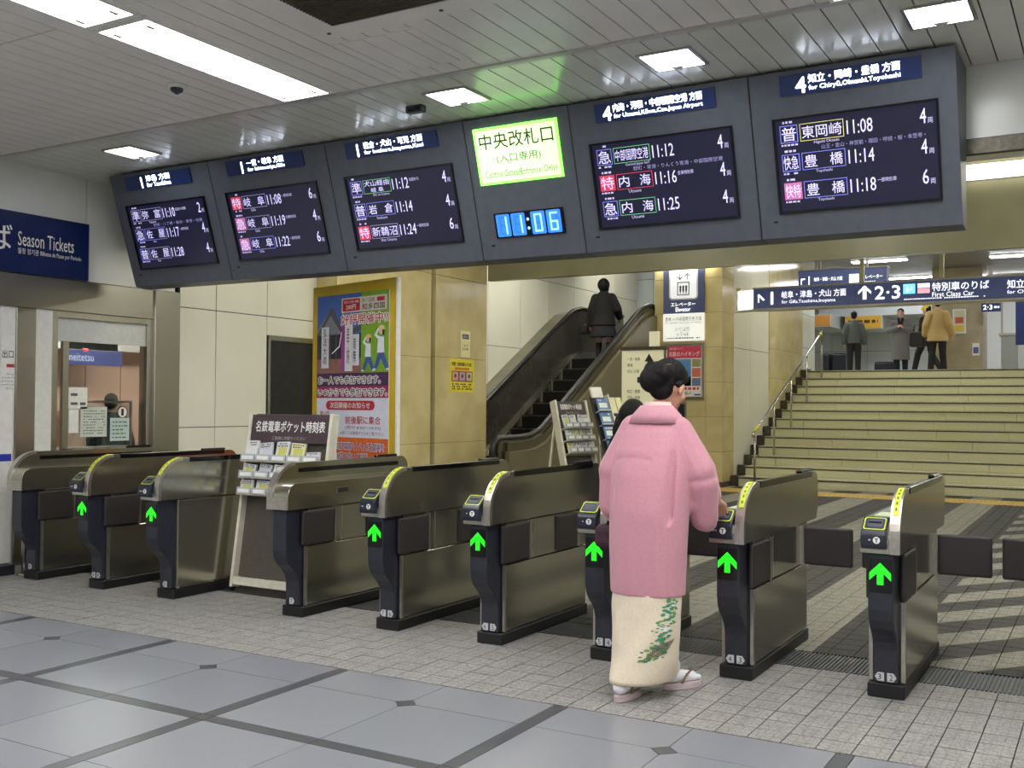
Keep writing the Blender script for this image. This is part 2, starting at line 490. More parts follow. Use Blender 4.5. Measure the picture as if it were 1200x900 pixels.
M_INCEIL = pm('inner_ceiling', (196, 196, 188), (188, 188, 180), 2, 0.4)
tag(boxo('ceiling_inner', (-9.4, 7.0, 4.36), (4.6, 18.4, 4.5), M_INCEIL), kind='structure')
tag(boxo('ceiling_concourse', (-9.4, 18.4, 4.85), (4.6, 32, 5.0), pm('concourse_ceiling', (120, 120, 116), (108, 108, 104), 3, 0.4)), kind='structure')
trim((-9.4, 18.4, 4.36), (4.6, 18.5, 4.9), M_INCEIL)

# long fluorescent troughs in the hall ceiling
def trough(x, y0, y1, label, group='fluorescent troughs in the slatted ceiling'):
    t = empty('ceiling_light', (x, (y0 + y1) / 2, ZC)); tag(t, label, 'light', group)
    h = (y1 - y0) / 2; b = B()
    for s in (-1, 1):
        b.box((s * 0.205 - 0.012, -h, -0.016), (s * 0.205 + 0.012, h, 0.012), M_WHITE)
        b.box((-0.193, s * (h - 0.012) - 0.012, -0.016), (0.193, s * (h - 0.012) + 0.012, 0.012), M_WHITE)
    b.build('frame', t)
    lamp_glow('diffuser', -0.193, -h + 0.024, 0.193, h - 0.024, -0.008, t, M_LAMPGLOW)
    b = B()
    for s in (-1, 1):
        b.box((0.12, s * (h - 0.1) - 0.03, -0.022), (0.15, s * (h - 0.1) + 0.03, -0.008), M_TRIM)
        b.box((-0.15, s * (h - 0.1) - 0.03, -0.022), (-0.12, s * (h - 0.1) + 0.03, -0.008), M_TRIM)
    b.each('tube_holder', t)
    return t
trough(-4.70, 3.79, 5.34, 'long bright fluorescent ceiling trough ending near the departure displays')
trough(-4.70, 2.20, 3.75, 'bright fluorescent trough cut by the top edge, left of the ceiling vent')
trough(-1.03, 3.84, 5.39 - 0.02, 'fluorescent trough barely showing at the top edge above the rightmost displays')
for k, y in enumerate((0.62, -0.96, -2.5)):
    trough(-4.70, y, y + 1.54, 'fluorescent trough in the left ceiling row, %s behind the two in view' % ('first', 'second', 'third')[k])
for k, y in enumerate((2.26, 0.68, -0.9, -2.46)):
    trough(-1.03, y, y + 1.54, 'fluorescent trough in the middle ceiling row, %s behind the displays\' one' % ('first', 'second', 'third', 'fourth')[k])
for k, y in enumerate((3.84, 2.26, 0.68, -0.9)):
    trough(2.6, y, y + 1.5, 'fluorescent trough in the rightmost ceiling row, %s from the lintel' % ('first', 'second', 'third', 'fourth')[k])

for x, lb in ((-7.03, 'square downlight above the leftmost departure display'), (-3.82, 'square downlight above the green gate sign'),
              (-2.28, 'square downlight above the airport departure display'), (-0.79, 'square downlight above the right end of the display row')):
    t = empty('downlight', (x, 5.82, ZC)); tag(t, lb, 'light', 'square downlights in the metal slat strip')
    b = B()
    for s in (-1, 1):
        b.box((s * 0.16 - 0.01, -0.17, -0.012), (s * 0.16 + 0.01, 0.17, 0.01), M_TRIM)
        b.box((-0.15, s * 0.16 - 0.01, -0.012), (0.15, s * 0.16 + 0.01, 0.01), M_TRIM)
    b.build('frame', t)
    lamp_glow('diffuser', -0.15, -0.15, 0.15, 0.15, -0.006, t, M_DOWNGLOW)
    B().prism([(-0.05, 0.06), (0.05, 0.06), (0.0, 0.14)], 'z', -0.03, -0.007, M_WHITE).build('lamp_holder', t)

# air vent, access panel, smoke detector, small exit box
t = empty('ceiling_vent', (-3.05, 3.75, ZC)); tag(t, 'dark louvred air vent with white surround in the slatted ceiling', 'vent')
b = B()
for a_, c_ in (((-0.80, -0.80), (0.80, -0.65)), ((-0.80, 0.65), (0.80, 0.80)), ((-0.80, -0.65), (-0.65, 0.65)), ((0.65, -0.65), (0.80, 0.65))):
    b.box((a_[0], a_[1], -0.008), (c_[0], c_[1], 0.006), M_SLAT)
b.build('surround', t)
boxo('duct', (-0.65, -0.65, 0.0), (0.65, 0.65, 0.012), M_BLACK, t)
b = B(); M_LOUV = pm('vent_louvre', (96, 88, 74), (84, 78, 66), 20, 0.5, 0.3)
for k in range(52):
    y = -0.65 + k * 0.025
    b.box((-0.65, y, -0.010), (0.65, y + 0.010, 0.0), M_LOUV)
tag(b.build('louvres', t), kind='stuff')
b = B()
for px_, py_ in ((-0.74, 0.72), (0.0, 0.74), (0.74, 0.72), (-0.74, 0.0)): b.lathe([(0.012, -0.012), (0.012, -0.008)], M_NOSE, 10, Matrix.Translation((px_, py_, 0)))
b.each('screw', t)
t = empty('access_panel', (-3.62, 4.93, ZC)); tag(t, 'slatted access panel flush in the ceiling beside the vent', 'panel')
b = B()
for k in range(3): b.box((-0.22 + k * 0.148, -0.285, -0.005), (-0.22 + k * 0.148 + 0.14, 0.285, 0), M_SLAT)
b.each('slat', t)
b = B()
for s in (-1, 1): b.box((s * 0.26 - 0.03, -0.3, -0.008), (s * 0.26 + 0.03, 0.3, 0), M_SLAT)
b.each('panel_edge', t)
t = empty('smoke_detector', (-5.30, 4.74, ZC)); tag(t, 'small round smoke detector on the slatted ceiling', 'detector')
B().lathe([(0.066, -0.012), (0.06, -0.02), (0.045, -0.022)][::-1] + [(0.066, 0.0)], M_WHITE, 20).build('base', t)
B().lathe([(0.012, -0.058), (0.02, -0.05), (0.038, -0.04), (0.042, -0.022)], M_NAVY, 16).build('sensor_head', t)
t = empty('ceiling_sensor', (-4.20, 5.88, ZC)); tag(t, 'small dark box sensor on the metal ceiling strip', 'sensor')
B().box((-0.07, -0.03, -0.05), (0.07, 0.03, 0.0), M_NAVY, 0.006).build('body', t)
boxo('lens', (-0.05, -0.033, -0.04), (0.05, -0.029, -0.015), M_GLOSSBLK, t)

# ------------------------------------------------------------------ hall walls
def panel_wall(name, X, ys, zs, mt, skip=(), depth=0.16, gap=0.004):
    """wall facing +X made of separate panels with recessed joints"""
    wl = B().box((X - depth, ys[0], zs[0]), (X - 0.014, ys[-1], zs[-1]), M_JOINT)
    wl = tag(wl.build(name), kind='structure')
    for i in range(len(ys) - 1):
        for k in range(len(zs) - 1):
            if (i, k) in skip: continue
            B().box((X - 0.014, ys[i] + gap, zs[k] + gap), (X, ys[i + 1] - gap, zs[k + 1] - gap), mt[k] if isinstance(mt, (list, tuple)) else mt, 0.0015).build('wall_panel', wl)
    return wl
panel_wall('wall_left', -8.28, [-4, -2.2, -0.4, 1.4, 3.15, 4.75, 6.35, 7.42], [2.545, 3.51], M_WALLW)
lw = B()
lw.box((-8.45, -4, 0), (-8.28, 5.5, 2.24), M_WALLW)
lw.box((-8.45, 5.5, 0), (-8.28, 7.1, 0.92), M_WALLW)
tag(lw.build('wall_left_lower'), kind='structure')
# steel band over the office front and its corner post
bd = trim((-8.42, -4, 2.25), (-8.245, 7.16, 2.54), M_STEEL, 0.004)
trim((-8.45, 7.12, 0), (-8.22, 7.44, 2.545), M_STEEL, 0.006)
trim((-8.42, 7.44, 0), (-8.27, 7.475, 4.3), M_GLOSSBLK)
trim((-8.42, 5.64, 0), (-8.25, 5.83, 2.25), M_STEEL, 0.005)
trim((-8.42, 5.83, 0), (-8.262, 6.0, 2.25), M_WHITE, 0.004)
tag(B().box((-8.32, 5.5, 0), (-8.27, 5.64, 2.25), M_WHITE).build('wall_left_pier'), kind='structure')
# office window
win = B()
for a_, c_ in (((6.0, 0.92), (6.06, 2.25)), ((7.06, 0.92), (7.12, 2.25)), ((6.06, 0.92), (7.06, 0.97)), ((6.06, 2.19), (7.06, 2.25))):
    win.box((-8.36, a_[0], a_[1]), (-8.262, c_[0], c_[1]), M_STEEL, 0.003)
win = tag(win.build('window_1'), kind='structure')
boxo('pane', (-8.305, 6.06, 0.97), (-8.299, 7.06, 2.19), M_GLASS, win)
boxo('mullion', (-8.325, 6.13, 0.97), (-8.285, 6.19, 1.98), M_STEEL, win)
boxo('transom', (-8.325, 6.06, 1.98), (-8.285, 7.06, 2.19), pm('window_header', (206, 208, 204), rough=0.3), win)
boxo('counter_edge', (-8.27, 6.12, 0.96), (-8.20, 6.95, 1.0), M_CHROME, win)
# rest of the hall shell
tag(boxo('wall_back', (-8.45, -4.15, 0), (4.6, -4.0, 3.6), M_WALLW), kind='structure')
tag(boxo('wall_right', (4.5, -4, 0), (4.65, 32, 5.0), M_WALLW), kind='structure')
tag(boxo('wall_lintel', (-8.2, 6.83, 2.95), (4.5, 6.98, 4.4), M_WALLW), kind='structure')
trim((-8.0, 6.79, 2.95), (4.5, 6.83, 3.05), M_NOSE, 0.006)

# ------------------------------------------------------------------ office interior behind the window
M_SALMON = pm('salmon_wall', (226, 188, 164), (218, 180, 156), 2, 0.5)
ob = B(); ob.box((-11.0, 5.2, 0), (-10.9, 10.2, 2.5), M_SALMON)
ob = tag(ob.build('wall_office_back'), kind='structure')
for k in range(9):
    boxo('wall_panel', (-10.9, 5.25 + k * 0.52, 0.0), (-10.88, 5.25 + k * 0.52 + 0.505, 2.45), M_SALMON, ob)
tag(boxo('wall_office_end', (-11.0, 10.1, 0), (-8.45, 10.2, 2.5), M_SALMON), kind='structure')
tag(boxo('wall_office_front', (-11.0, 5.1, 0), (-8.45, 5.2, 2.5), M_SALMON), kind='structure')
tag(boxo('ceiling_office', (-11.0, 5.1, 2.45), (-8.45, 10.2, 2.5), M_WHITE), kind='structure')
trim((-10.55, 5.2, 2.04), (-10.4, 10.1, 2.27), M_TRIM)
t = empty('office_lamp', (-9.65, 7.6, 2.45)); tag(t, 'fluorescent tube lamp seen through the office window', 'light')
boxo('housing', (-0.06, -0.65, -0.04), (0.06, 0.65, 0), M_WHITE, t)
boxo('tube', (-0.05, -0.62, -0.07), (0.05, 0.62, -0.04), em('office_tube_glow', (255, 250, 244), 45), t)
t = empty('office_lamp', (-9.3, 9.0, 2.45)); tag(t, 'second fluorescent lamp deeper inside the ticket office', 'light')
boxo('housing', (-0.06, -0.65, -0.04), (0.06, 0.65, 0), M_WHITE, t)
boxo('tube', (-0.05, -0.62, -0.07), (0.05, 0.62, -0.04), em('office_tube_glow', (255, 250, 244), 45), t)

# ------------------------------------------------------------------ inner left wall, pillar, beam
M_WAINS = pm('red_brown_wainscot', (128, 92, 84), (118, 84, 76), 3, 0.25)
wi = panel_wall('wall_left_inner', -8.3, [7.475, 8.0, 8.77, 9.62], [0, 0.845, 1.17, 2.41, 4.36], [M_WAINS, M_ENAMEL, M_ENAMEL, M_ENAMEL], skip=((2, 0), (2, 1), (2, 2)))
B().box((-8.314, 8.77, 2.2), (-8.3, 9.62, 2.406), M_ENAMEL).build('wall_panel', wi)
dr = B()
M_DOOR = pm('olive_grey_door', (106, 102, 88), (98, 94, 80), 6, 0.35)
dr.box((-8.36, 8.80, 0), (-8.3, 8.84, 2.2), M_STEEL, 0.003); dr.box((-8.36, 9.58, 0), (-8.3, 9.62, 2.2), M_STEEL, 0.003)
dr.box((-8.36, 8.84, 2.14), (-8.3, 9.58, 2.2), M_STEEL, 0.003)
dr = tag(dr.build('door_1'), kind='structure')
boxo('door_leaf', (-8.36, 8.84, 0), (-8.325, 9.58, 2.14), M_DOOR, dr)
B().tube([(-8.325, 9.5, 1.0), (-8.285, 9.5, 1.0), (-8.285, 9.4, 1.0)], 0.01, M_CHROME).build('door_handle', dr)

def slab_pillar(name, a, b, zs, mt, ysplit=(), face='x'):
    """pillar with its own stone slabs: core plus slabs on the +X and -Y faces"""
    x0, y0 = a; x1, y1 = b
    p = B().box((x0, y0 + 0.02, zs[0]), (x1 - 0.02, y1, zs[-1]), M_JOINT)
    p = tag(p.build(name), kind='structure')
    ys = [y0] + list(ysplit) + [y1]
    for k in range(len(zs) - 1):
        for i in range(len(ys) - 1):
            B().box((x1 - 0.02, ys[i] + 0.003, zs[k] + 0.002), (x1, ys[i + 1] - 0.003, zs[k + 1] - 0.002), mt, 0.0015).build('stone_slab', p)
        B().box((x0 + 0.002, y0, zs[k] + 0.002), (x1 - 0.023, y0 + 0.02, zs[k + 1] - 0.002), mt, 0.0015).build('stone_slab', p)
    return p
slab_pillar('pillar_left', (-9.0, 9.62), (-8.0, 11.60), [0, 0.9, 2.06, 3.2, 4.36], M_MARBLE)
slab_pillar('pillar_left_far', (-9.0, 11.70), (-8.0, 13.04), [0, 0.9, 2.08, 3.2, 4.36], M_MARBLE)
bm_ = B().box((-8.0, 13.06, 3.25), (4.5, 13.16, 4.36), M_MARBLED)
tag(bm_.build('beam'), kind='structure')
t = empty('strip_light', (0.0, 12.99, 4.15)); tag(t, 'long bright tube light along the beam right of the displays', 'light')
boxo('tube', (-1.5, -0.03, -0.075), (3.0, 0.05, 0.075), em('strip_tube_glow', (255, 252, 240), 5), t)
boxo('backplate', (-1.53, 0.05, -0.09), (3.0, 0.06, 0.09), M_WHITE, t)

# escalator side wall
zs = [0, 1.2, 2.38, 3.62, 4.86]
pw = panel_wall('wall_escalator', -9.12, [13.06, 14.9, 16.0, 17.05, 18.1, 19.05, 20.0, 21.2], [0, 2.43, 3.73, 4.86], M_ENAMEL)
fw_ = tag(boxo('wall_escalator_end', (-9.5, 21.22, 0), (-6.0, 21.4, 4.86), M_JOINT), kind='structure')
M_BLUEW = pm('bluish_white_panel', (206, 214, 220), (198, 207, 214), 2, 0.2)
for x0, x1, z0, z1 in ((-9.3, -8.74, 2.2, 4.2), (-8.73, -7.3, 2.2, 4.2), (-9.3, -8.74, 4.21, 4.86), (-8.73, -7.3, 4.21, 4.86)):
    boxo('wall_panel', (x0, 21.2, z0), (x1, 21.22, z1), M_BLUEW, fw_)
tag(boxo('floor_mezzanine', (-9.3, 19.4, 2.05), (-7.32, 21.2, 2.29), M_STONED), kind='structure')

# elevator pillar and the wall beside the stairs
ep = B().box((-7.28, 17.76, 0), (-6.02, 18.40, 4.86), M_JOINT)
ep = tag(ep.build('pillar_elevator'), kind='structure')
zz = [0.0, 0.62, 1.24, 1.86, 2.48, 3.1, 3.72, 4.36, 4.86]
for k in range(len(zz) - 1):
    for (x0, x1) in ((-7.28, -6.30), (-6.297, -6.0)):
        B().box((x0, 17.74, zz[k] + 0.002), (x1, 17.76, zz[k + 1] - 0.002), M_MARBLE, 0.0015).build('stone_slab', ep)
    B().box((-6.02, 17.762, zz[k] + 0.002), (-6.0, 18.4, zz[k + 1] - 0.002), M_MARBLE, 0.0015).build('stone_slab', ep)
tag(B().box((-7.29, 17.72, 0), (-5.985, 18.40, 0.09), pm('maroon_skirting', (92, 66, 62), rough=0.4)).build('baseboard_pillar'), kind='structure')
sw = panel_wall('wall_stairs', -6.0, [18.4, 19.4, 20.6], [0, 2.5, 4.86], M_ENAMEL)
slab_pillar('pillar_stairs', (-6.6, 20.6), (-5.992, 23.2), [0, 2.0, 2.6, 3.6, 4.86], M_MARBLE)
panel_wall('wall_stairs_top', -6.0, [23.2, 23.75, 24.3], [0, 2.75, 3.5, 4.86], M_ENAMEL)
t = empty('pillar_light', (-6.68, 17.6, 3.95)); tag(t, 'thin strip lamp glowing above the elevator sign', 'light')
boxo('tube', (-0.55, -0.03, -0.03), (0.55, 0.03, 0.03), em('pillar_tube_glow', (255, 250, 230), 10), t)
boxo('bracket', (-0.5, 0.0, 0.03), (0.5, 0.14, 0.05), M_TRIM, t)

# ------------------------------------------------------------------ stairs
st = empty('stairs', (0, 18.2, 0)); tag(st, 'wide flight of pale stone stairs up to the concourse', 'stairs')
NR, RH, TR = 13, 2.22 / 13, 0.40
XL, XR = -5.85, 4.4
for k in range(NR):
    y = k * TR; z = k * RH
    xs = [XL]; x = XL + random.uniform(0.35, 1.3)
    while x < XR - 0.5: xs.append(x); x += 1.2
    xs.append(XR)
    for i in range(len(xs) - 1):
        B().box((xs[i] + 0.003, y, max(0, z) + 0.001), (xs[i + 1] - 0.003, y + 0.38, z + RH - 0.022), M_STAIR, 0.002).build('stair_block', st)
    boxo('tread', (XL, y - 0.005, z + RH - 0.02), (XR, y + TR + 0.02, z + RH), M_STAIR, st)
    boxo('nosing', (XL, y - 0.016, z + RH - 0.014), (XR, y + 0.035, z + RH + 0.003), M_NOSEL, st)
    boxo('nosing_shade', (XL, y - 0.010, z + RH - 0.034), (XR, y + 0.01, z + RH - 0.014), M_NOSE, st)  # dark strip stands in for the shadow under the nosing
b = B()
b.prism([(0, 0), (NR * TR, 0), (NR * TR, 2.15), (12 * TR + 0.1, 2.1), (0.1, 0.03)], 'x', XL, XR, M_GROUT)
b.build('core', st)
# stringer along the wall
b = B(); pts = []
for k in range(NR):
    pts += [(k * TR - 0.02, k * RH + 0.0), (k * TR - 0.02, (k + 1) * RH + 0.02)]
pts += [(NR * TR, 2.28), (NR * TR, 0)]
b.prism(pts, 'x', -5.985, XL - 0.004, M_NOSE); b.build('stringer', st)
cf = B().box((-9.0, 23.42, 2.0), (4.5, 32, 2.22), M_STAIR)
tag(cf.build('floor_concourse'), kind='structure')

hr = empty('stair_handrail', (-5.52, 18.1, 0)); tag(hr, 'steel handrail on posts along the left side of the stairs', 'handrail')
B().tube([(0, -0.12, 0.9), (0, 0.0, 0.98), (0, 4.75, 3.02), (0, 4.95, 3.06)], 0.026, M_CHROME, 12).build('rail', hr)
pm('yellow_rail_band', (214, 204, 60), rough=0.4)
B().tube([(0, -0.02, 0.972), (0, 0.24, 1.084)], 0.030, MATS['yellow_rail_band'], 12).build('yellow_band', hr)
B().tube([(0, 4.6, 2.955), (0, 4.80, 3.035)], 0.030, MATS['yellow_rail_band'], 12).build('yellow_band', hr)
for y in (0.0, 1.2, 2.4, 3.6, 4.85):
    z0 = 0.0 if y < 0.1 else RH * (int((y + 18.1 - 18.2) / TR) + 1)
    B().tube([(0, y, z0), (0, y, 0.98 + y * 0.43)], 0.019, M_STEEL, 10).build('post', hr)

# ------------------------------------------------------------------ upper concourse shell
cw = tag(boxo('wall_concourse', (-9.4, 31.2, 2.0), (4.5, 31.35, 5.0), M_JOINT), kind='structure')
M_CWALL = pm('concourse_panel', (198, 202, 204), (190, 195, 198), 2, 0.25)
for i in range(9):
    for z0, z1 in ((2.22, 3.05), (3.06, 4.1), (4.11, 4.86)):
        x0 = -9.2 + i * 1.0
        if x0 > -4: break
        boxo('wall_panel', (x0 + 0.005, 31.18, z0), (x0 + 0.995, 31.2, z1), M_CWALL, cw)
M_TANP = pm('tan_pillar_stone', (176, 162, 134), (164, 150, 122), 3, 0.3)
tag(B().box((-3.9, 27.4, 2.22), (-2.75, 28.4, 4.86), M_TANP, 0.01).build('pillar_concourse'), kind='structure')
tag(boxo('wall_concourse_right', (-3.7, 31.1, 2.22), (4.5, 31.2, 4.86), pm('bright_far_wall', (226, 228, 230), rough=0.3)), kind='structure')
tag(boxo('wall_concourse_soffit', (-7.2, 29.6, 3.95), (-3.9, 31.2, 4.86), M_CWALL), kind='structure')
tag(boxo('wall_concourse_side', (-9.5, 24.3, 2.22), (-9.35, 31.2, 4.86), M_CWALL), kind='structure')

def inner_lamp(x, y, z, L, W, mt, label, group, along='y'):
    t = empty('ceiling_lamp', (x, y, z)); tag(t, label, 'light', group)
    a, b_ = (W / 2, L / 2) if along == 'y' else (L / 2, W / 2)
    boxo('housing', (-a - 0.02, -b_ - 0.02, -0.03), (a + 0.02, b_ + 0.02, 0), M_WHITE, t)
    boxo('diffuser', (-a, -b_, -0.045), (a, b_, -0.03), mt, t)
for i, x in enumerate((-6.2, -3.2, -0.2, 2.8)):
    for k, y in enumerate((8.3, 10.6, 15.2)):
        inner_lamp(x, y, 4.36, 1.4, 0.3, M_INNERGLOW, 'ceiling lamp inside the gates, %s row from the left pillar, %s' % (('first', 'second', 'third', 'fourth')[i], ('just behind the lintel', 'before the marble beam', 'beyond the marble beam')[k]), 'lamps on the ceiling inside the gates')
for x, y, lb in ((-7.6, 25.5, 'front left corner'), (-6.3, 27.2, 'left, above the two small dark gates'), (-4.55, 28.6, 'beside the tan pillar'), (-4.7, 25.0, 'front middle'), (-1.8, 25.5, 'right of the tan pillar at the front'), (-2.3, 29.2, 'right of the tan pillar at the back'), (0.8, 26, 'far right front'), (0.8, 29.5, 'far right back')):
    inner_lamp(x, y, 4.85, 1.2, 0.25, M_CONCGLOW, 'white fluorescent lamp on the concourse ceiling, ' + lb, 'lamps on the concourse ceiling', 'x')
inner_lamp(-8.0, 15.2, 4.36, 1.4, 0.3, M_INNERGLOW, 'unseen lamp added to brighten the wall along the escalator', None, 'y')  # added out of view to lift the light on the escalator wall
inner_lamp(-4.5, 20.0, 4.85, 1.4, 0.3, M_INNERGLOW, 'unseen lamp added to brighten the wall beside the stairs', None, 'y')  # extra lamp, put in to light the panels left of the stairs
inner_lamp(-8.0, 19.2, 4.85, 1.4, 0.3, M_INNERGLOW, 'lamp over the top of the escalator', None, 'y')
inner_lamp(-3.0, 20.5, 4.85, 1.4, 0.3, M_INNERGLOW, 'lamp over the middle of the stairs', None, 'x')
inner_lamp(0.5, 20.5, 4.85, 1.4, 0.3, M_INNERGLOW, 'lamp over the right part of the stairs', None, 'x')

# ------------------------------------------------------------------ departure displays over the gates
TILT = math.atan2(0.32, 0.988)
M_HDR = pm('navy_header', (30, 50, 104), (26, 46, 98), 10, 0.3)
M_SCREEN = em('lcd_dark', (42, 40, 78), 0.28, (24, 24, 34)); M_SCREEN.node_tree.nodes['Principled BSDF'].inputs['Roughness'].default_value = 0.2
E_HDR = em('header_glow', (236, 244, 255), 4.0)
E_TXT = em('lcd_text', (196, 188, 230), 0.5)
E_TXTW = em('lcd_text_white', (208, 202, 244), 0.66)
E_RED = em('lcd_red', (206, 60, 84), 0.5)
E_PINK = em('lcd_pink', (196, 110, 160), 0.42)
E_BLUE = em('lcd_blue', (120, 124, 220), 0.5)
E_GRN = em('lcd_green', (110, 190, 130), 0.42)
E_YEL = em('lcd_yellow', (214, 206, 120), 0.42)
E_DIM = em('lcd_dim', (150, 144, 190), 0.4)

def display(x0, x1, label, header, rows, hx, sx):
    """one tilted cabinet of the row; local x along the row, local z up the face, -y towards the hall"""
    t = empty('departure_display', (x0, 6.3, 3.478), 0, TILT)
    tag(t, label, 'display', 'departure displays in the overhead row')
    W = x1 - x0
    cabinet(t, W)
    if header:
        f = Flat(0.002)
        h0, h1 = hx[0] - x0, hx[1] - x0
        boxo('header_plate', (h0, -0.012, -0.152), (h1, 0.0, -0.028), M_HDR, t)
        f.dy = -0.012
        num, jp, en, u0, u1 = header
        hw = h1 - h0
        f.text(num, h0 + hw * u0 + (0.012 if num == '1' else 0), -0.142, None, 0.092, E_HDR, 1, 0.03)
        a = h0 + hw * u0 + 0.078; b_ = h0 + hw * u1
        f.text(jp, a, -0.092, b_ - a, 0.052, E_HDR, 1, 0.018)
        f.text(en, a, -0.140, b_ - a, 0.036, E_HDR, 1, 0.014)
        f.build('lettering', t)
    if rows:
        s0, s1 = sx[0] - x0, sx[1] - x0; sw = s1 - s0
        scr = boxo('screen', (s0 + 0.012, -0.004, -0.858), (s1 - 0.012, 0.0, -0.292), M_SCREEN, t)
        b = B()
        for a_, c_ in (((s0, -0.870), (s1, -0.856)), ((s0, -0.294), (s1, -0.280)), ((s0, -0.856), (s0 + 0.014, -0.294)), ((s1 - 0.014, -0.856), (s1, -0.294))):
            b.box((a_[0], -0.016, a_[1]), (c_[0], 0.0, c_[1]), M_GLOSSBLK)
        b.build('screen_frame', t)
        for r, (kind, kcol, dest, dcol, rom, time, note, cars, sub) in enumerate(rows):
            f = Flat(0.0015); f.dy = -0.004
            v = -0.425 - r * 0.176
            u = s0 + 0.045 + (sw - 1.0) * 0.1
            filled = kcol in (E_RED, E_PINK)
            if filled:
                f.rect(u, v - 0.008, u + 0.11, v + 0.098, kcol, 1)
                f.text(kind, u + 0.008, v + 0.002, 0.094, 0.086, E_TXTW, 2, 0.012)
            else:
                f.frame(u, v - 0.008, u + 0.11, v + 0.098, 0.005, kcol, 1)
                f.text(kind, u + 0.010, v + 0.003, 0.09, 0.084, E_TXTW, 2, 0.012)
            f.scribble(u + 0.004, v - 0.032, u + 0.106, v - 0.012, 1, E_TXT, 1)
            f.scribble(u + 0.02, v + 0.104, u + 0.09, v + 0.128, 1, E_TXT, 1)
            d0, d1 = u + 0.135, u + 0.375
            f.frame(d0 - 0.012, v - 0.008, d1 + 0.012, v + 0.098, 0.004, dcol, 1)
            if isinstance(dest, tuple):
                f.text(dest[0], d0, v + 0.048, d1 - d0, 0.042, E_TXTW, 2, 0.008)
                f.text(dest[1], d0 + 0.06, v + 0.0, d1 - d0 - 0.12, 0.036, E_TXTW, 2, 0.008)
            elif len(dest) == 2:
                f.text(dest[0], d0 + 0.005, v + 0.008, 0.076, 0.074, E_TXTW, 2, 0.006)
                f.text(dest[1], d1 - 0.081, v + 0.008, 0.076, 0.074, E_TXTW, 2, 0.006)
            else:
                f.text(dest, d0, v + 0.008, d1 - d0, 0.074, E_TXTW, 2, 0.006)
            f.text(rom, d0 + 0.07, v - 0.034, None, 0.022, E_TXT, 2)
            f.text(time, d1 + 0.03, v + 0.002, 0.15, 0.082, E_TXTW, 2, 0.004)
            if note: f.text(note, d1 + 0.19, v + 0.05, min(0.14, 0.022 * len(note)), 0.026, E_TXT, 2)
            f.text(cars, s1 - 0.105, v + 0.012, 0.034, 0.086, E_TXTW, 2, 0.006)
            f.text('両', s1 - 0.062, v + 0.010, 0.028, 0.032, E_TXT, 2)
            if sub: f.text(sub, s0 + sw * 0.30, v - 0.066, sw * 0.62, 0.028, E_DIM, 2)
            f.build('timetable_row', scr)
    return t

def cabinet(t, W):
    g = 0.004
    # wedge: the back is vertical against the lintel, in the tilted frame
    c, s = math.cos(TILT), math.sin(TILT)
    def L(y, z): return (y * c + z * s, -y * s + z * c)       # world offset (dy,dz) -> tilted local
    prof = [(0, -1.025), (0, 0.0), L(0.485, 0.0), L(0.485, -0.985)]
    B().prism(prof, 'x', g, W - g, M_BOARD, 0.003).build('housing', t)
    boxo('seam', (-0.004, 0.006, -1.02), (0.004, 0.05, -0.005), M_BLACK, t)
    boxo('under_bar', (W * 0.12, 0.05, -1.040), (W * 0.88, 0.11, -1.022), M_NOSE, t)
    boxo('latch', (0.09, -0.006, -0.925), (0.115, 0, -0.912), M_BLACK, t)

SX = [-7.91, -6.67, -5.386, -4.088, -3.232, -1.972, -0.765]
display(SX[0], SX[1], 'leftmost departure display, for Tsushima, trains at 11:10, 11:17 and 11:28', ('1', '津島 方面', 'for Tsushima', 0.24, 0.70),
        [('準', E_DIM, '弥富', E_DIM, 'Yatomi', '11:10', '佐屋から普通', '2', '勝幡・八丁堀・藤浪・青塚・佐屋'), ('急', E_BLUE, '佐屋', E_BLUE, 'Saya', '11:17', '一部特別車', '4', None),
         ('普', E_BLUE, '佐屋', E_DIM, 'Saya', '11:28', None, '4', None)], (-7.71, -6.885), (-7.775, -6.785))
display(SX[1], SX[2], 'departure display for Ichinomiya and Gifu, second from the left', ('1', '一宮・岐阜 方面', 'for Ichinomiya,Gifu', 0.19, 0.76),
        [('特', E_RED, '岐阜', E_DIM, 'Gifu', '11:08', '一部特別車', '6', None), ('急', E_PINK, '岐阜', E_DIM, 'Gifu', '11:19', '全車特別車', '4', None),
         ('急', E_PINK, '岐阜', E_BLUE, 'Gifu', '11:22', '一部特別車', '6', None)], (-6.455, -5.615), (-6.53, -5.525))
display(SX[2], SX[3], 'departure display for Iwakura, Inuyama and Kani left of the green sign', ('1', '岩倉・犬山・可児 方面', 'for Iwakura,Inuyama,Kani', 0.12, 0.85),
        [('準', E_BLUE, ('犬山経由', '岐 阜'), E_GRN, 'Gifu via Inuyama', '11:12', '佐屋から', '4', None), ('普', E_BLUE, '岩倉', E_BLUE, 'Iwakura', '11:14', None, '4', None),
         ('特', E_RED, '新鵜沼', E_DIM, 'Shin Unuma', '11:24', '一部特別車', '6', None)], (-5.18, -4.318), (-5.245, -4.228))
display(SX[4], SX[5], 'departure display for Utsumi, Kowa and the airport right of the green sign', ('4', '内海・河和・中部国際空港 方面', 'for Utsumi,Kōwa,Cen.Japan Airport', 0.07, 0.90),
        [('急', E_BLUE, '中部国際空港', E_GRN, 'Central Japan Int’l', '11:12', None, '4', '野町・常滑・りんくう常滑・中部国際空港'), ('特', E_RED, '内海', E_RED, 'Utsumi', '11:16', '全車特別車', '4', None),
         ('急', E_BLUE, '内海', E_GRN, 'Utsumi', '11:25', None, '4', None)], (-3.03, -2.188), (-3.103, -2.097))
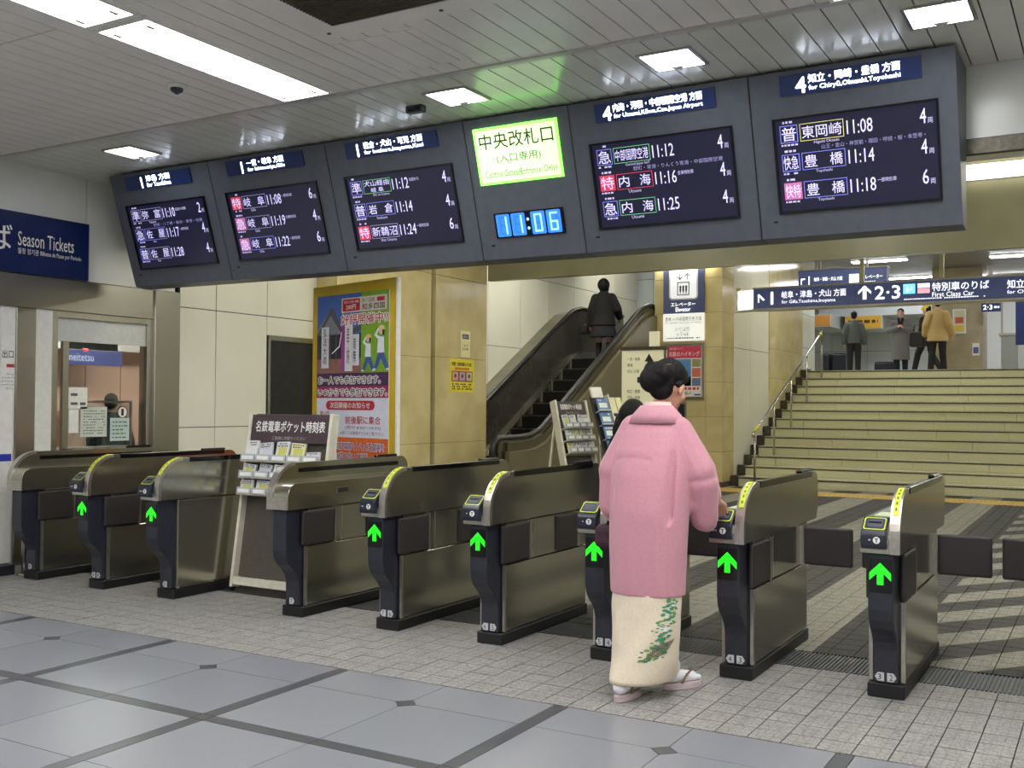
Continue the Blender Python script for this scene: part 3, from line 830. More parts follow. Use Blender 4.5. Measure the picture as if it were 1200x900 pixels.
display(SX[5], SX[6], 'rightmost departure display, for Chiryu, Okazaki and Toyohashi', ('4', '知立・岡崎・豊橋 方面', 'for Chiryū,Okazaki,Toyohashi', 0.12, 0.86),
        [('普', E_BLUE, '東岡崎', E_YEL, 'Higashi Okazaki', '11:08', None, '4', '山王・金山・神宮前・堀田・呼続・桜・本笠寺・'), ('快急', E_BLUE, '豊橋', E_BLUE, 'Toyohashi', '11:14', None, '4', None),
         ('快特', E_PINK, '豊橋', E_BLUE, 'Toyohashi', '11:18', '一部特別車', '6', None)], (-1.775, -0.955), (-1.84, -0.872))

# green gate sign with clock
t = empty('gate_sign', (SX[3], 6.3, 3.478), 0, TILT); tag(t, 'glowing green Central Gates sign with blue digital clock in the display row', 'sign')
W = SX[4] - SX[3]; cabinet(t, W)
E_GREEN = em('green_sign_glow', (130, 255, 90), 1.9)
E_GWHT = em('green_sign_core', (214, 250, 186), 0.85)
b = B().box((0.082, -0.014, -0.474), (0.763, 0, -0.07), E_GREEN); p = b.build('light_panel', t)
f = Flat(0.0015); f.dy = -0.014
f.rect(0.10, -0.455, 0.745, -0.09, E_GWHT, 1)
DK = pm('sign_dark_green', (20, 52, 26), rough=0.5); DK2 = pm('sign_mid_green', (70, 120, 70), rough=0.5)
f.text('中央改札口', 0.125, -0.225, 0.60, 0.112, DK, 2, 0.012)
f.text('(入口専用)', 0.25, -0.335, 0.36, 0.07, DK2, 2, 0.004)
f.text('Central Gates(Entrance Only)', 0.135, -0.44, 0.59, 0.062, DK2, 2, 0.0)
f.build('lettering', p)
ck = B().box((0.15, -0.012, -0.868), (0.717, 0, -0.684), M_GLOSSBLK).build('clock', t)
E_CLK = em('clock_blue', (50, 126, 240), 0.72); E_DIG = em('clock_digit', (150, 212, 255), 0.95); E_CLKD = em('clock_segment_off', (44, 112, 220), 0.66)
f = Flat(0.0015); f.dy = -0.012
SEG = {'0': 'abcdef', '1': 'bc', '6': 'acdefg'}
for ch, u in (('1', 0.165), ('1', 0.292), ('0', 0.455), ('6', 0.582)):
    f.rrect(u, -0.858, u + 0.115, -0.694, 0.012, E_CLK, 1)
    x0, x1, zb, zm, zt = u + 0.025, u + 0.09, -0.842, -0.776, -0.71; th = 0.014
    rect = {'a': (x0, zt - th, x1, zt), 'd': (x0, zb, x1, zb + th), 'g': (x0, zm - th / 2, x1, zm + th / 2), 'b': (x1 - th, zm, x1, zt), 'c': (x1 - th, zb, x1, zm), 'f': (x0, zm, x0 + th, zt), 'e': (x0, zb, x0 + th, zm)}
    for k, q in rect.items(): f.rect(*q, E_DIG if k in SEG[ch] else E_CLKD, 2 if k in SEG[ch] else 1.5)
for z in (-0.81, -0.745): f.disc(0.431, z, 0.011, E_DIG, 2)
f.build('clock_digits', ck)

# ------------------------------------------------------------------ season tickets sign on the left wall (faces +X)
t = empty('season_tickets_sign', (-8.27, 4.0, 2.55), R(90)); tag(t, 'navy blue Season Tickets sign on the white wall above the office', 'sign')
boxo('board', (0, -0.03, 0), (2.345, 0.0, 0.525), pm('navy_sign_board', (22, 38, 86), (18, 34, 80), 6, 0.25), t)
f = Flat(0.0015); f.dy = -0.03
f.text('定期券うりば', 0.02, 0.17, 1.555, 0.235, M_WHITE, 1, 0.012)
f.text('Season Tickets', 1.63, 0.235, 0.56, 0.125, M_WHITE, 1, 0.004)
f.text('월정 정기권', 1.63, 0.165, 0.20, 0.05, M_WHITE, 1, 0.008)
f.text('Bilhetes de Passe por Período', 1.85, 0.16, 0.42, 0.05, M_WHITE, 1, 0.010)
f.build('lettering', t)
boxo('edge_trim', (2.345, -0.032, 0), (2.353, 0.0, 0.525), pm('blue_edge', (56, 60, 150), rough=0.3), t)

# ------------------------------------------------------------------ hanging platform sign
t = empty('platform_sign', (-4.44, 14.5, 2.80)); tag(t, 'long blue hanging platform sign with white lettering in front of the stairs', 'sign')
M_SIGNB = em('sign_blue_lit', (72, 82, 122), 0.35, (52, 60, 92))
boxo('box', (0, 0.0, 0.012), (4.9, 0.22, 0.295), M_SIGNB, t)
boxo('top_rail', (-0.01, -0.012, 0.29), (4.9, 0.23, 0.315), M_TRIM, t)
boxo('bottom_rail', (-0.01, -0.012, -0.01), (4.9, 0.23, 0.016), M_RACK, t)
E_SW = em('sign_white', (244, 246, 255), 1.0)
f = Flat(0.0025)
f.poly([(0.06, 0.20), (0.08, 0.22), (0.16, 0.14), (0.14, 0.12)], E_SW); f.rect(0.06, 0.10, 0.08, 0.22, E_SW)
f.text('1', 0.25, 0.07, None, 0.17, E_SW, 1, 0.06)
f.text('岐阜・津島・犬山 方面', 0.40, 0.145, 0.88, 0.10, E_SW, 1, 0.022)
f.text('for Gifu,Tsushima,Inuyama', 0.40, 0.06, 0.74, 0.06, E_SW, 1, 0.012)
f.poly([(1.50, 0.08), (1.55, 0.08), (1.55, 0.25), (1.50, 0.25)], E_SW); f.poly([(1.525, 0.27), (1.44, 0.19), (1.44, 0.15), (1.525, 0.23), (1.61, 0.15), (1.61, 0.19)], E_SW)
f.text('2·3', 1.66, 0.075, 0.32, 0.175, E_SW, 1, 0.03)
f.rect(2.02, 0.13, 2.17, 0.26, em('sign_cyan', (110, 205, 235), 1.2)); f.text('µ', 2.06, 0.15, 0.07, 0.09, E_SW, 2)
f.rect(2.20, 0.20, 2.35, 0.26, E_SW); f.rect(2.20, 0.13, 2.35, 0.19, em('sign_pink', (235, 150, 160), 1.2))
f.text('特別車のりば', 2.38, 0.15, 0.68, 0.11, E_SW, 1, 0.022)
f.text('First Class Car', 2.38, 0.075, 0.50, 0.06, E_SW, 1, 0.010)
f.scribble(2.03, 0.045, 3.05, 0.07, 1, E_SW, 1)
f.text('知立・豊橋・中部国際空港 方面', 3.27, 0.14, 1.45, 0.11, E_SW, 1, 0.022)
f.text('for Chiryū,Toyohashi,Central Japan Int’l Airport', 3.27, 0.06, 1.5, 0.06, E_SW, 1, 0.010)
f.build('lettering', t)
# angled white end box
b = B(); b.prism([(-0.012, 0.02), (-0.012, 0.24), (-0.30, 0.36), (-0.38, 0.30), (-0.26, 0.13)], 'z', 0.0, 0.30, M_RACK); b.build('end_box', t)
e = empty('end_panel', (-0.262, 0.128, 0.0), math.atan2(-0.115, 0.25), 0, t)
boxo('glow_face', (0.0, -0.012, 0.02), (0.27, -0.002, 0.285), em('white_box_glow', (244, 248, 255), 1.8), e)
boxo('pale_side', (-0.36, 0.30, 0.0), (-0.29, 0.33, 0.36), pm('pale_yellow_side', (232, 226, 150), rough=0.4), t)
for x in (1.47, 2.48, 3.6):
    boxo('hanger', (x - 0.028, 0.08, 0.31), (x + 0.028, 0.14, 1.56), pm('yellow_steel_hanger', (222, 218, 176), rough=0.35), t)

# second dark sign further back and the 2-3 sign
t = empty('platform_sign', (-4.2, 16.0, 3.25)); tag(t, 'dark blue hanging sign half hidden behind the long platform sign', 'sign')
boxo('box', (0, 0, 0), (1.30, 0.2, 0.26), M_SIGNB, t)
boxo('frame', (-0.01, -0.006, 0.255), (1.31, 0.21, 0.27), M_TRIM, t)
f = Flat(0.0025); f.text('↖1', 0.04, 0.03, 0.13, 0.14, E_SW, 1, 0.02); f.text('岐阜・津島・犬山 方面', 0.24, 0.09, 0.42, 0.06, E_SW, 1, 0.02)
f.rect(0.76, 0.02, 0.90, 0.17, E_SW); f.text('エレベーター', 0.94, 0.09, 0.3, 0.06, E_SW, 1, 0.015); f.text('Elevator', 0.94, 0.02, 0.2, 0.05, E_SW, 1, 0.01); f.build('lettering', t)
for x in (0.3, 1.0): boxo('hanger', (x - 0.015, 0.08, 0.26), (x + 0.015, 0.12, 1.11), M_TRIM, t)
t = empty('platform_number_sign', (-2.74, 27.0, 3.72)); tag(t, 'small dark blue 2·3 sign beside the tan concourse pillar', 'sign')
boxo('box', (0, 0, 0), (0.42, 0.1, 0.2), M_HDR, t); f = Flat(0.004); f.text('2·3', 0.04, 0.05, 0.20, 0.11, E_SW, 1, 0.03); f.scribble(0.28, 0.06, 0.39, 0.14, 1, E_SW, 1); f.build('lettering', t)
boxo('bracket', (0.15, 0.03, 0.2), (0.25, 0.07, 1.13), M_TRIM, t)

# ------------------------------------------------------------------ elevator pillar signs
t = empty('elevator_sign', (-7.09, 17.735, 3.10)); tag(t, 'blue lit elevator sign with white pictogram high on the marble pillar', 'sign')
boxo('board', (0, -0.05, 0), (0.77, 0, 0.86), em('elevator_blue', (66, 74, 112), 0.22, (52, 58, 92)), t)
f = Flat(0.003); f.dy = -0.05
LG = pm('pictogram_grey', (196, 198, 200), rough=0.4); BK = ink((20, 20, 24))
f.rrect(0.11, 0.24, 0.66, 0.82, 0.07, LG, 1); f.rrect(0.135, 0.265, 0.635, 0.795, 0.055, em('pictogram_white', (240, 242, 246), 0.45, (200, 202, 206)), 2)
f.frame(0.27, 0.32, 0.50, 0.56, 0.016, BK, 3)
for u in (0.33, 0.385, 0.44):
    f.disc(u, 0.475, 0.02, BK, 3); f.rect(u - 0.016, 0.39, u + 0.016, 0.46, BK, 3); f.rect(u - 0.008, 0.35, u + 0.008, 0.40, BK, 3)
for u, s in ((0.32, -1), (0.46, 1)):
    f.rect(u - 0.006, 0.60, u + 0.006, 0.72, BK, 3)
    tip = 0.60 if s < 0 else 0.72
    f.poly([(u, tip), (u - 0.05, tip - s * 0.05), (u - 0.05, tip - s * 0.068), (u, tip - s * 0.02), (u + 0.05, tip - s * 0.068), (u + 0.05, tip - s * 0.05)], BK, 3)
f.text('エレベーター', 0.15, 0.125, 0.46, 0.07, E_SW, 1, 0.02); f.text('Elevator', 0.24, 0.03, 0.28, 0.075, E_SW, 1, 0.016)
f.build('lettering', t)
t = empty('track_sign', (-7.09, 17.735, 2.60)); tag(t, 'white lit sign to Track below the elevator sign on the pillar', 'sign')
boxo('board', (0, -0.05, 0), (0.77, 0, 0.495), em('track_white', (236, 238, 232), 0.5, (225, 226, 220)), t)
GRY = ink((92, 92, 96))
f = Flat(0.003); f.dy = -0.05
f.text('豊橋 → 中部国際空港 方面', 0.04, 0.36, 0.69, 0.075, GRY, 1, 0.004); f.text('for Toyohashi,Central Japan Int’l Airport', 0.04, 0.30, 0.69, 0.045, GRY, 1)
f.text('のりば行', 0.23, 0.17, 0.28, 0.08, GRY, 1, 0.004); f.text('to Track', 0.25, 0.09, 0.24, 0.065, GRY, 1); f.scribble(0.07, 0.03, 0.7, 0.07, 1, GRY, 1); f.build('lettering', t)
t = empty('framed_poster', (-7.07, 17.735, 1.57)); tag(t, 'framed red-headed hiking poster on the pillar behind the kimono woman', 'poster')
b = B()
for a_, c_ in (((0, 0), (0.74, 0.03)), ((0, 0.96), (0.74, 0.99)), ((0, 0.03), (0.03, 0.96)), ((0.71, 0.03), (0.74, 0.96))): b.box((a_[0], -0.04, a_[1]), (c_[0], 0, c_[1]), M_TRIM)
b.build('frame', t)
boxo('sheet', (0.03, -0.015, 0.03), (0.71, -0.005, 0.96), M_PAPER, t)
f = Flat(0.003); f.dy = -0.015
f.rect(0.05, 0.72, 0.69, 0.94, ink((206, 62, 92))); f.text('名鉄のハイキング', 0.08, 0.75, 0.58, 0.09, ink((250, 225, 228)), 2, 0.02); f.text('電車沿線ウォーク', 0.09, 0.87, 0.26, 0.045, M_PAPER, 2)
f.rect(0.22, 0.22, 0.50, 0.70, ink((92, 138, 196))); f.rect(0.22, 0.22, 0.50, 0.38, ink((72, 98, 60))); f.rect(0.33, 0.36, 0.37, 0.56, M_PAPER, 2); f.poly([(0.3, 0.34), (0.42, 0.34), (0.40, 0.44), (0.32, 0.44)], ink((190, 180, 160)), 2)
f.rect(0.52, 0.56, 0.68, 0.70, ink((150, 150, 90))); f.rect(0.52, 0.38, 0.68, 0.54, ink((206, 112, 96))); f.rect(0.52, 0.22, 0.68, 0.36, ink((110, 120, 160))); f.rect(0.06, 0.56, 0.2, 0.70, ink((160, 150, 70)))
f.scribble(0.06, 0.13, 0.68, 0.21, 1, ink((190, 60, 80)), 2); f.scribble(0.06, 0.06, 0.5, 0.12, 2, GRY, 2); f.rect(0.56, 0.05, 0.68, 0.075, ink((60, 80, 150)), 2)
f.build('print', t)
t = empty('call_button_plate', (-6.88, 17.735, 1.0)); tag(t, 'small grey plate on the pillar just right of her neck', 'plate')
boxo('plate', (0, -0.03, 0), (0.22, 0, 0.5), M_TRIM, t); boxo('panel', (0.03, -0.035, 0.2), (0.19, -0.03, 0.46), M_NAVY, t)

# ------------------------------------------------------------------ notices on the left pillar (face +X at X=-8)
t = empty('paper_notice', (-7.999, 12.335, 2.10), R(90)); tag(t, 'cream paper notice with a grey heading taped high on the marble pillar', 'notice')
boxo('sheet', (0, -0.004, 0), (0.245, 0, 0.375), pm('cream_paper', (236, 228, 176), rough=0.7), t)
f = Flat(0.002); f.dy = -0.004
f.rect(0.035, 0.26, 0.21, 0.325, ink((84, 88, 104))); f.text('お知らせ', 0.05, 0.275, 0.145, 0.035, M_PAPER, 2); f.scribble(0.035, 0.15, 0.16, 0.18, 1, GRY); f.text('名鉄 名古屋駅', 0.04, 0.10, 0.16, 0.03, BK, 1); f.build('print', t)
t = empty('paper_notice', (-7.999, 12.06, 1.60), R(90)); tag(t, 'yellow illustrated notice with photographs below the cream one on the pillar', 'notice')
boxo('sheet', (0, -0.004, 0), (0.62, 0, 0.47), pm('yellow_paper', (232, 216, 62), rough=0.7), t)
f = Flat(0.002); f.dy = -0.004
f.text('名鉄・近鉄沿線ぶらり旅', 0.05, 0.37, 0.5, 0.055, BK, 1, 0.02); f.rect(0.12, 0.315, 0.5, 0.35, ink((226, 120, 60)))
f.rect(0.04, 0.15, 0.58, 0.30, ink((150, 90, 70)))
for u, c in ((0.06, (206, 170, 150)), (0.24, (190, 160, 180)), (0.42, (200, 190, 150))): f.rect(u, 0.165, u + 0.14, 0.285, ink(c), 2); f.disc(u + 0.07, 0.23, 0.028, ink((110, 60, 70)), 3)
f.scribble(0.05, 0.03, 0.57, 0.13, 3, ink((70, 70, 30))); f.build('print', t)
t = empty('paper_notice', (-8.322, 8.98, 1.38), R(90)); tag(t, 'small white notice taped on the olive door', 'notice')
boxo('sheet', (0, -0.003, 0), (0.24, 0, 0.12), M_PAPER, t); f = Flat(0.0015); f.dy = -0.003; f.scribble(0.02, 0.02, 0.22, 0.10, 3, GRY); f.build('print', t)

# ------------------------------------------------------------------ office: signs, notices, clerk is built with the people
t = empty('office_sign', (-10.40, 7.70, 1.86), R(90)); tag(t, 'dark blue sign band with pale lettering inside the ticket office', 'sign')
boxo('board', (0, -0.02, 0), (0.80, 0.0, 0.175), pm('office_sign_blue', (52, 62, 118), rough=0.3), t)
f = Flat(0.002); f.dy = -0.02; f.text('meitetsu', 0.03, 0.045, 0.36, 0.085, ink((190, 196, 220)), 1); f.build('lettering', t)
boxo('bracket', (0.05, 0.0, 0.1), (0.75, 0.0 + 0.02, 0.42), M_TRIM, t)
t = empty('indicator_lamp', (-10.38, 7.98, 2.045), R(90)); tag(t, 'small glowing red lamp above the office sign band', 'lamp')
B().lathe([(0.0, -0.03), (0.022, -0.02), (0.03, 0.0)], em('red_lamp', (255, 40, 40), 3), 12).build('bulb', t)
boxo('base', (-0.04, -0.0, 0.0), (0.04, 0.03, 0.012), M_TRIM, t)
def wnotice(y, z, w_, h_, mt, label, rows, name='paper_notice'):
    t = empty(name, (-8.296, y, z), R(90)); tag(t, label, 'notice', 'notices on the office window')
    boxo('sheet', (0, -0.004, 0), (w_, 0, h_), mt, t); f = Flat(0.0015); f.dy = -0.004
    f.scribble(w_ * 0.1, h_ * 0.08, w_ * 0.92, h_ * 0.92, rows, GRY, 1, 0.3); f.build('print', t)
wnotice(6.20, 1.36, 0.20, 0.20, M_PAPER, 'white sheet on the office window, upper left of the four', 2)
wnotice(6.205, 1.14, 0.10, 0.215, M_PAPER, 'narrow white sheet below the other white one on the office window', 1)
wnotice(6.33, 1.10, 0.29, 0.28, pm('green_white_paper', (206, 214, 202), rough=0.7), 'pale green handwritten sheet in the middle of the office window', 9)
wnotice(6.66, 1.055, 0.22, 0.22, pm('mint_paper', (190, 214, 206), rough=0.7), 'mint green sheet at the lower right of the office window', 5)
t = empty('window_number', (-8.296, 6.80, 1.33), R(90)); tag(t, 'round white number 1 sticker on the office window', 'sticker')
f = Flat(0.0015); f.disc(0, 0, 0.058, BK, 1); f.disc(0, 0, 0.05, M_PAPER, 2); f.text('1', -0.012, -0.03, 0.022, 0.06, BK, 3, 0.03); f.build('disc', t)
t = empty('office_counter', (-8.74, 6.1, 0)); tag(t, 'pale counter inside the ticket office window', 'counter')
boxo('body', (-0.25, 0, 0), (0.25, 1.2, 0.93), M_WHITE, t); boxo('top', (-0.27, -0.02, 0.93), (0.26, 1.22, 0.98), M_TRIM, t)
t = empty('counter_screen', (-8.55, 6.35, 0.98), R(90)); tag(t, 'grey framed counter screen behind the office window notices', 'screen')
b = B(); b.box((0, -0.01, 0), (0.02, 0.01, 0.46), M_TRIM); b.box((0.75, -0.01, 0), (0.77, 0.01, 0.46), M_TRIM); b.box((0, -0.01, 0.44), (0.77, 0.01, 0.46), M_TRIM); b.build('frame', t)
boxo('pane', (0.02, -0.003, 0.0), (0.75, 0.003, 0.44), M_GLASS, t)
t = empty('office_shelf', (-9.9, 7.1, 0)); tag(t, 'office shelf unit with salmon pigeonholes seen through the window', 'shelf')
SALM2 = pm('salmon_box', (214, 150, 128), rough=0.5)
boxo('carcass', (-0.2, -0.25, 0), (0.2, 0.6, 0.88), pm('shelf_brown', (120, 84, 70), rough=0.5), t)
for k in range(3): boxo('pigeonhole', (0.2, -0.1 + 0.16 * 0, 0.60 + k * 0.14 + 0.3), (0.24, 0.06, 0.72 + k * 0.14 + 0.3), SALM2, t)
boxo('top_shelf', (-0.2, -0.25, 0.88), (0.2, 0.1, 1.34), SALM2, t)
t = empty('exit_poster', (-8.268, 5.505, 1.0), R(90)); tag(t, 'white sheet reading exit at the far left edge beside the steel mullion', 'poster')
boxo('sheet', (0, -0.006, 0), (0.13, 0, 1.0), M_PAPER, t); f = Flat(0.0015); f.dy = -0.006
f.text('出口', 0.01, 0.80, 0.105, 0.07, BK, 1, 0.012); f.rect(0.05, 0.72, 0.125, 0.75, ink((190, 60, 60))); f.scribble(0.01, 0.2, 0.12, 0.68, 16, GRY, 1, 0.15); f.build('print', t)
t = empty('side_partition', (-7.98, 5.12, 0)); tag(t, 'pale partition with a blue stripe at the left edge behind the first gate', 'partition')
B().box((-0.03, 0, 0.08), (0.03, 0.30, 1.52), M_WHITE, 0.01).build('panel', t)
boxo('blue_stripe', (0.03, 0.02, 0.93), (0.034, 0.28, 0.99), pm('blue_stripe', (40, 60, 170), rough=0.4), t)
boxo('foot', (-0.12, 0.03, 0), (0.12, 0.27, 0.08), M_NAVY, t)
t = empty('guard_rail', (-7.78, 5.42, 0)); tag(t, 'short steel guard rail post beside the leftmost gate', 'rail')
B().tube([(0, 0, 0.012), (0, 0, 0.58)], 0.024, M_STEEL, 12).build('post', t)
B().tube([(0, 0, 0.55), (-0.10, 0.9, 0.55)], 0.02, M_STEEL, 10).build('rail', t)
B().lathe([(0.06, 0), (0.06, 0.008), (0.03, 0.012)], M_STEEL, 18).build('base_plate', t)

# ------------------------------------------------------------------ ticket gates
E_ARROW = em('arrow_green', (30, 222, 30), 0.85)
M_STICK = pm('yellow_green_sticker', (206, 222, 60), (190, 206, 50), 60, 0.5)
M_PALEST = pm('pale_green_sticker', (196, 212, 176), rough=0.5)
M_TAG = pm('grey_number_tag', (206, 208, 210), rough=0.5)
M_READER = pm('reader_navy', (34, 38, 52), (30, 34, 48), 40, 0.3)
M_DISPW = em('reader_window', (120, 128, 150), 0.15, (40, 44, 58))
M_GATE = pm('gate_steel', (176, 174, 160), (164, 162, 148), 30, 0.17, 0.92, stretch=(1, 1, 10))
M_GATEL = pm('gate_steel_bright', (196, 190, 182), (182, 176, 168), 30, 0.30, 0.9)

def arc(cy, cz, ry, rz, a0, a1, n=8):
    return [(cy + ry * math.cos(R(a0 + (a1 - a0) * k / n)), cz + rz * math.sin(R(a0 + (a1 - a0) * k / n))) for k in range(n + 1)]

def FL(s): return 0.385 if s > 0 else -0.315

def ticket_gate(x, y, label, nums, reader=True, left_flap=True, right_flap=True, rear_right='open', rear_left='open', blank_right=False, slot=False):
    """local: x across the lane, y along the lane (0 = front of plinth), z up. nums: (left-lane tag, right-lane tag)"""
    t = empty('ticket_gate', (x, y, 0)); tag(t, label, 'gate', 'automatic ticket gates in the row')
    B().box((-0.088, 0, 0), (0.088, 1.15, 0.07), M_BLACK, 0.006).build('plinth', t)
    sgn = 1 if reader else -1                         # which side the high wall is on (+1 right)
    # lower body
    B().box((-0.082, 0.055, 0.075), (0.082, 1.13, 0.468), M_GATE, 0.003).build('lower_panel', t)
    for s in (-1, 1): boxo('edge_strip', (s * 0.076 - 0.009, 0.035, 0.075), (s * 0.076 + 0.009, 0.056, 0.468), M_GATEL, t)
    B().box((-0.076, 0.07, 0.472), (0.076, 1.16, 0.716), M_GATE, 0.003).build('middle_panel', t)
    for s in (-1, 1): boxo('panel_seam', (s * 0.0765 - 0.002, 0.415, 0.475), (s * 0.0765 + 0.002, 0.421, 0.714), M_GATEL, t)
    if blank_right: B().box((0.06, 0.03, 0.09), (0.091, 1.12, 0.714), M_GATE, 0.004).build('blank_panel', t)
    # dark nose
    nose = [(0.0, 0.075), (0.0, 0.235), (-0.014, 0.275), (-0.045, 0.315), (-0.09, 0.355), (-0.118, 0.395), (-0.13, 0.45), (-0.13, 0.718), (0.09, 0.718), (0.09, 0.075)]
    B().prism(nose, 'x', -0.058, 0.058, M_NAVY, 0.004).build('nose', t)
    # head: console step and high arch
    if reader: con = [(-0.15, 0.722), (-0.152, 0.775), (-0.13, 0.82), (-0.08, 0.872), (-0.05, 0.878), (1.30, 0.878), (1.33, 0.85), (1.33, 0.722)]
    else: con = [(-0.15, 0.722), (-0.15, 0.80)] + arc(-0.07, 0.81, 0.08, 0.085, 180, 90, 7) + [(1.30, 0.895), (1.33, 0.86), (1.33, 0.722)]
    a0, a1 = (-0.091, 0.045) if sgn > 0 else (-0.045, 0.091)
    B().prism(con, 'x', a0, a1, M_GATE, 0.003).build('console', t)
    arch = [(-0.15, 0.722), (-0.15, 0.80)] + arc(0.08, 0.80, 0.23, 0.222, 180, 90, 10) + [(1.26, 1.022)] + arc(1.28, 0.94, 0.09, 0.082, 90, 0, 5) + [(1.37, 0.80), (1.33, 0.722)]
    b0, b1 = (0.046, 0.091) if sgn > 0 else (-0.091, -0.046)
    B().prism(arch, 'x', b0, b1, M_GATE, 0.003).build('arch', t)
    path = [(-0.15, 0.722), (-0.15, 0.80)] + arc(0.08, 0.80, 0.23, 0.222, 180, 92, 10)
    inner = [(p[0] + 0.022 * (1 if p[0] < 0.06 else 0), p[1] - 0.02 * max(0, (p[0] + 0.15) / 0.23)) for p in path]
    outer = [(p[0] - 0.005 * max(0.0, 1 - (p[0] + 0.15) / 0.23) , p[1] + 0.004 * max(0.0, (p[0] + 0.15) / 0.23)) for p in path]
    tr = B().prism(outer + inner[::-1], 'x', b0 - 0.001, b1 + 0.002, M_GATEL).build('arch_trim', t)
    if reader:
        st0 = [p for p in arc(0.08, 0.80, 0.237, 0.229, 152, 98, 8)]; st1 = [p for p in arc(0.08, 0.80, 0.225, 0.217, 98, 152, 8)]
        B().prism(st0 + st1, 'x', b0 + 0.010, b1 - 0.008, M_STICK).build('warning_sticker', tr)
        f = B()
        for k in range(5):
            a = 146 - k * 9
            q0 = arc(0.08, 0.80, 0.2385, 0.2305, a, a - 4, 2); q1 = arc(0.08, 0.80, 0.232, 0.224, a - 4, a, 2)
            f.prism(q0 + q1, 'x', b0 + 0.020, b1 - 0.018, pm('sticker_dark_marks', (96, 110, 30), rough=0.5))
        tag(f.build('sticker_marks', tr), kind='stuff')
    fc = con if False else None
    fr = B()                                            # front plate of the console, brighter steel
    fr.box((a0 + 0.001, -0.158 if not reader else -0.156, 0.724), (a1 - 0.001, -0.149, 0.80 if not reader else 0.775), M_GATEL, 0.002)
    fr.build('front_plate', t)
    # black strip along the top of the arch, sensor bump
    if sgn > 0: B().box((0.070, 0.13, 0.990), (0.0945, 1.22, 1.0265), M_GLOSSBLK, 0.004).build('slot_strip', t)
    else: B().box((-0.05, 0.10, 0.955), (-0.0425, 1.24, 0.985), M_GLOSSBLK, 0.003).build('slot_strip', t)
    B().box((b0 + 0.004, 0.98, 1.02), (b1 - 0.004, 1.24, 1.04), M_GLOSSBLK, 0.008).build('sensor_cap', t)
    if slot:
        b = B(); b.box((0.091, 0.34, 0.80), (0.0945, 0.47, 0.845), M_CHROME, 0.0015); o = b.build('ticket_slot', t)
        boxo('slot_opening', (0.0935, 0.352, 0.808), (0.096, 0.458, 0.837), M_NAVY, o)
    if reader:
        rd = [(-0.146, 0.742), (-0.182, 0.748), (-0.190, 0.765), (-0.186, 0.815), (-0.176, 0.832), (-0.098, 0.892), (-0.076, 0.892), (-0.076, 0.86), (-0.13, 0.80)]
        r = B().prism(rd, 'x', -0.082, 0.036, M_READER, 0.006, None, 2).build('card_reader', t)
        ang = math.atan2(0.078, 0.060)                 # slope of the upper face
        e = empty('reader_top', (-0.023, -0.137, 0.8635), 0, -ang, r)
        f = Flat(0.001)
        f.rrect(-0.051, -0.042, 0.051, 0.042, 0.012, M_STICK, 1); f.rrect(-0.045, -0.036, 0.045, 0.036, 0.010, M_READER, 2); f.rrect(-0.034, -0.024, 0.034, 0.024, 0.006, M_DISPW, 3); f.rect(-0.03, 0.0, 0.03, 0.012, M_GLOSSBLK, 4)
        f.build('reader_window', e)
        e = empty('reader_front', (-0.023, -0.1885, 0.79), 0, R(-4), r)
        f = Flat(0.0012); f.disc(0.016, 0, 0.0165, M_WHITE, 1); f.rect(0.008, 0.005, 0.024, 0.009, M_READER, 2); f.rect(0.0135, -0.011, 0.0185, 0.005, M_READER, 2)
        f.scribble(-0.038, -0.006, -0.006, 0.006, 1, M_TAG, 1); f.build('reader_icon', e)
        boxo('console_sticker', (-0.075, 0.10, 0.878), (0.035, 0.30, 0.880), M_PALEST, t)
        a = boxo('arrow_display', (-0.052, -0.135, 0.535), (0.052, -0.129, 0.695), M_GLOSSBLK, t)
        f = Flat(0.0015); f.dy = -0.135
        w_ = 0.015
        f.rect(-w_, 0.572, w_, 0.64, E_ARROW, 1)
        f.poly([(0, 0.678), (-0.050, 0.628), (-0.050, 0.592), (0, 0.642)], E_ARROW, 1.1); f.poly([(0, 0.678), (0, 0.642), (0.050, 0.592), (0.050, 0.628)], E_ARROW, 1.1)
        f.build('green_arrow', a)
    # number tags at the foot
    f = Flat(0.0015); f.dy = -0.001
    for k, nm in enumerate(nums):
        if nm is None: continue
        u = -0.027 if k == 0 else 0.027
        if nums[0] is None or nums[1] is None: u = 0.0
        s = -1 if k == 0 else 1
        f.poly([(u - s * 0.02, 0.083), (u + s * 0.010, 0.083), (u + s * 0.024, 0.104), (u + s * 0.010, 0.125), (u - s * 0.02, 0.125)][::s], M_TAG, 1)
        f.text(nm, u - 0.009, 0.090, 0.016, 0.028, BK, 2, 0.0)
    f.build('number_tag', t)
    # flaps
    def flap(side, y0, y1, hx, name='flap'):
        q = B().box((hx - 0.013, y0, 0.478), (hx + 0.013, y1, 0.706), M_FLAP, 0.010, None, 2); return q.build(name, t)
    for s, on in ((-1, left_flap), (1, right_flap)):
        if not on: continue
        flap(s, 0.0, 0.315, s * 0.081)
        boxo('hinge', (s * 0.083 - 0.009, 0.325, 0.475), (s * 0.083 + 0.009, 0.342, 0.712), M_GATEL, t)
    for s, mode in ((-1, rear_left), (1, rear_right)):
        if mode is None: continue
        boxo('hinge', (s * 0.083 - 0.010, 0.985, 0.478), (s * 0.083 + 0.010, 1.01, 0.706), M_GATEL, t)
        if mode == 'closed':
            B().box((min(s * 0.10, FL(s)), 0.984, 0.478), (max(s * 0.10, FL(s)), 1.011, 0.706), M_FLAP, 0.012, None, 2).build('rear_flap', t)
        else:
            B().box((s * 0.081 - 0.012, 0.70, 0.478), (s * 0.081 + 0.012, 0.975, 0.706), M_FLAP, 0.010, None, 2).build('rear_flap', t)
    return t

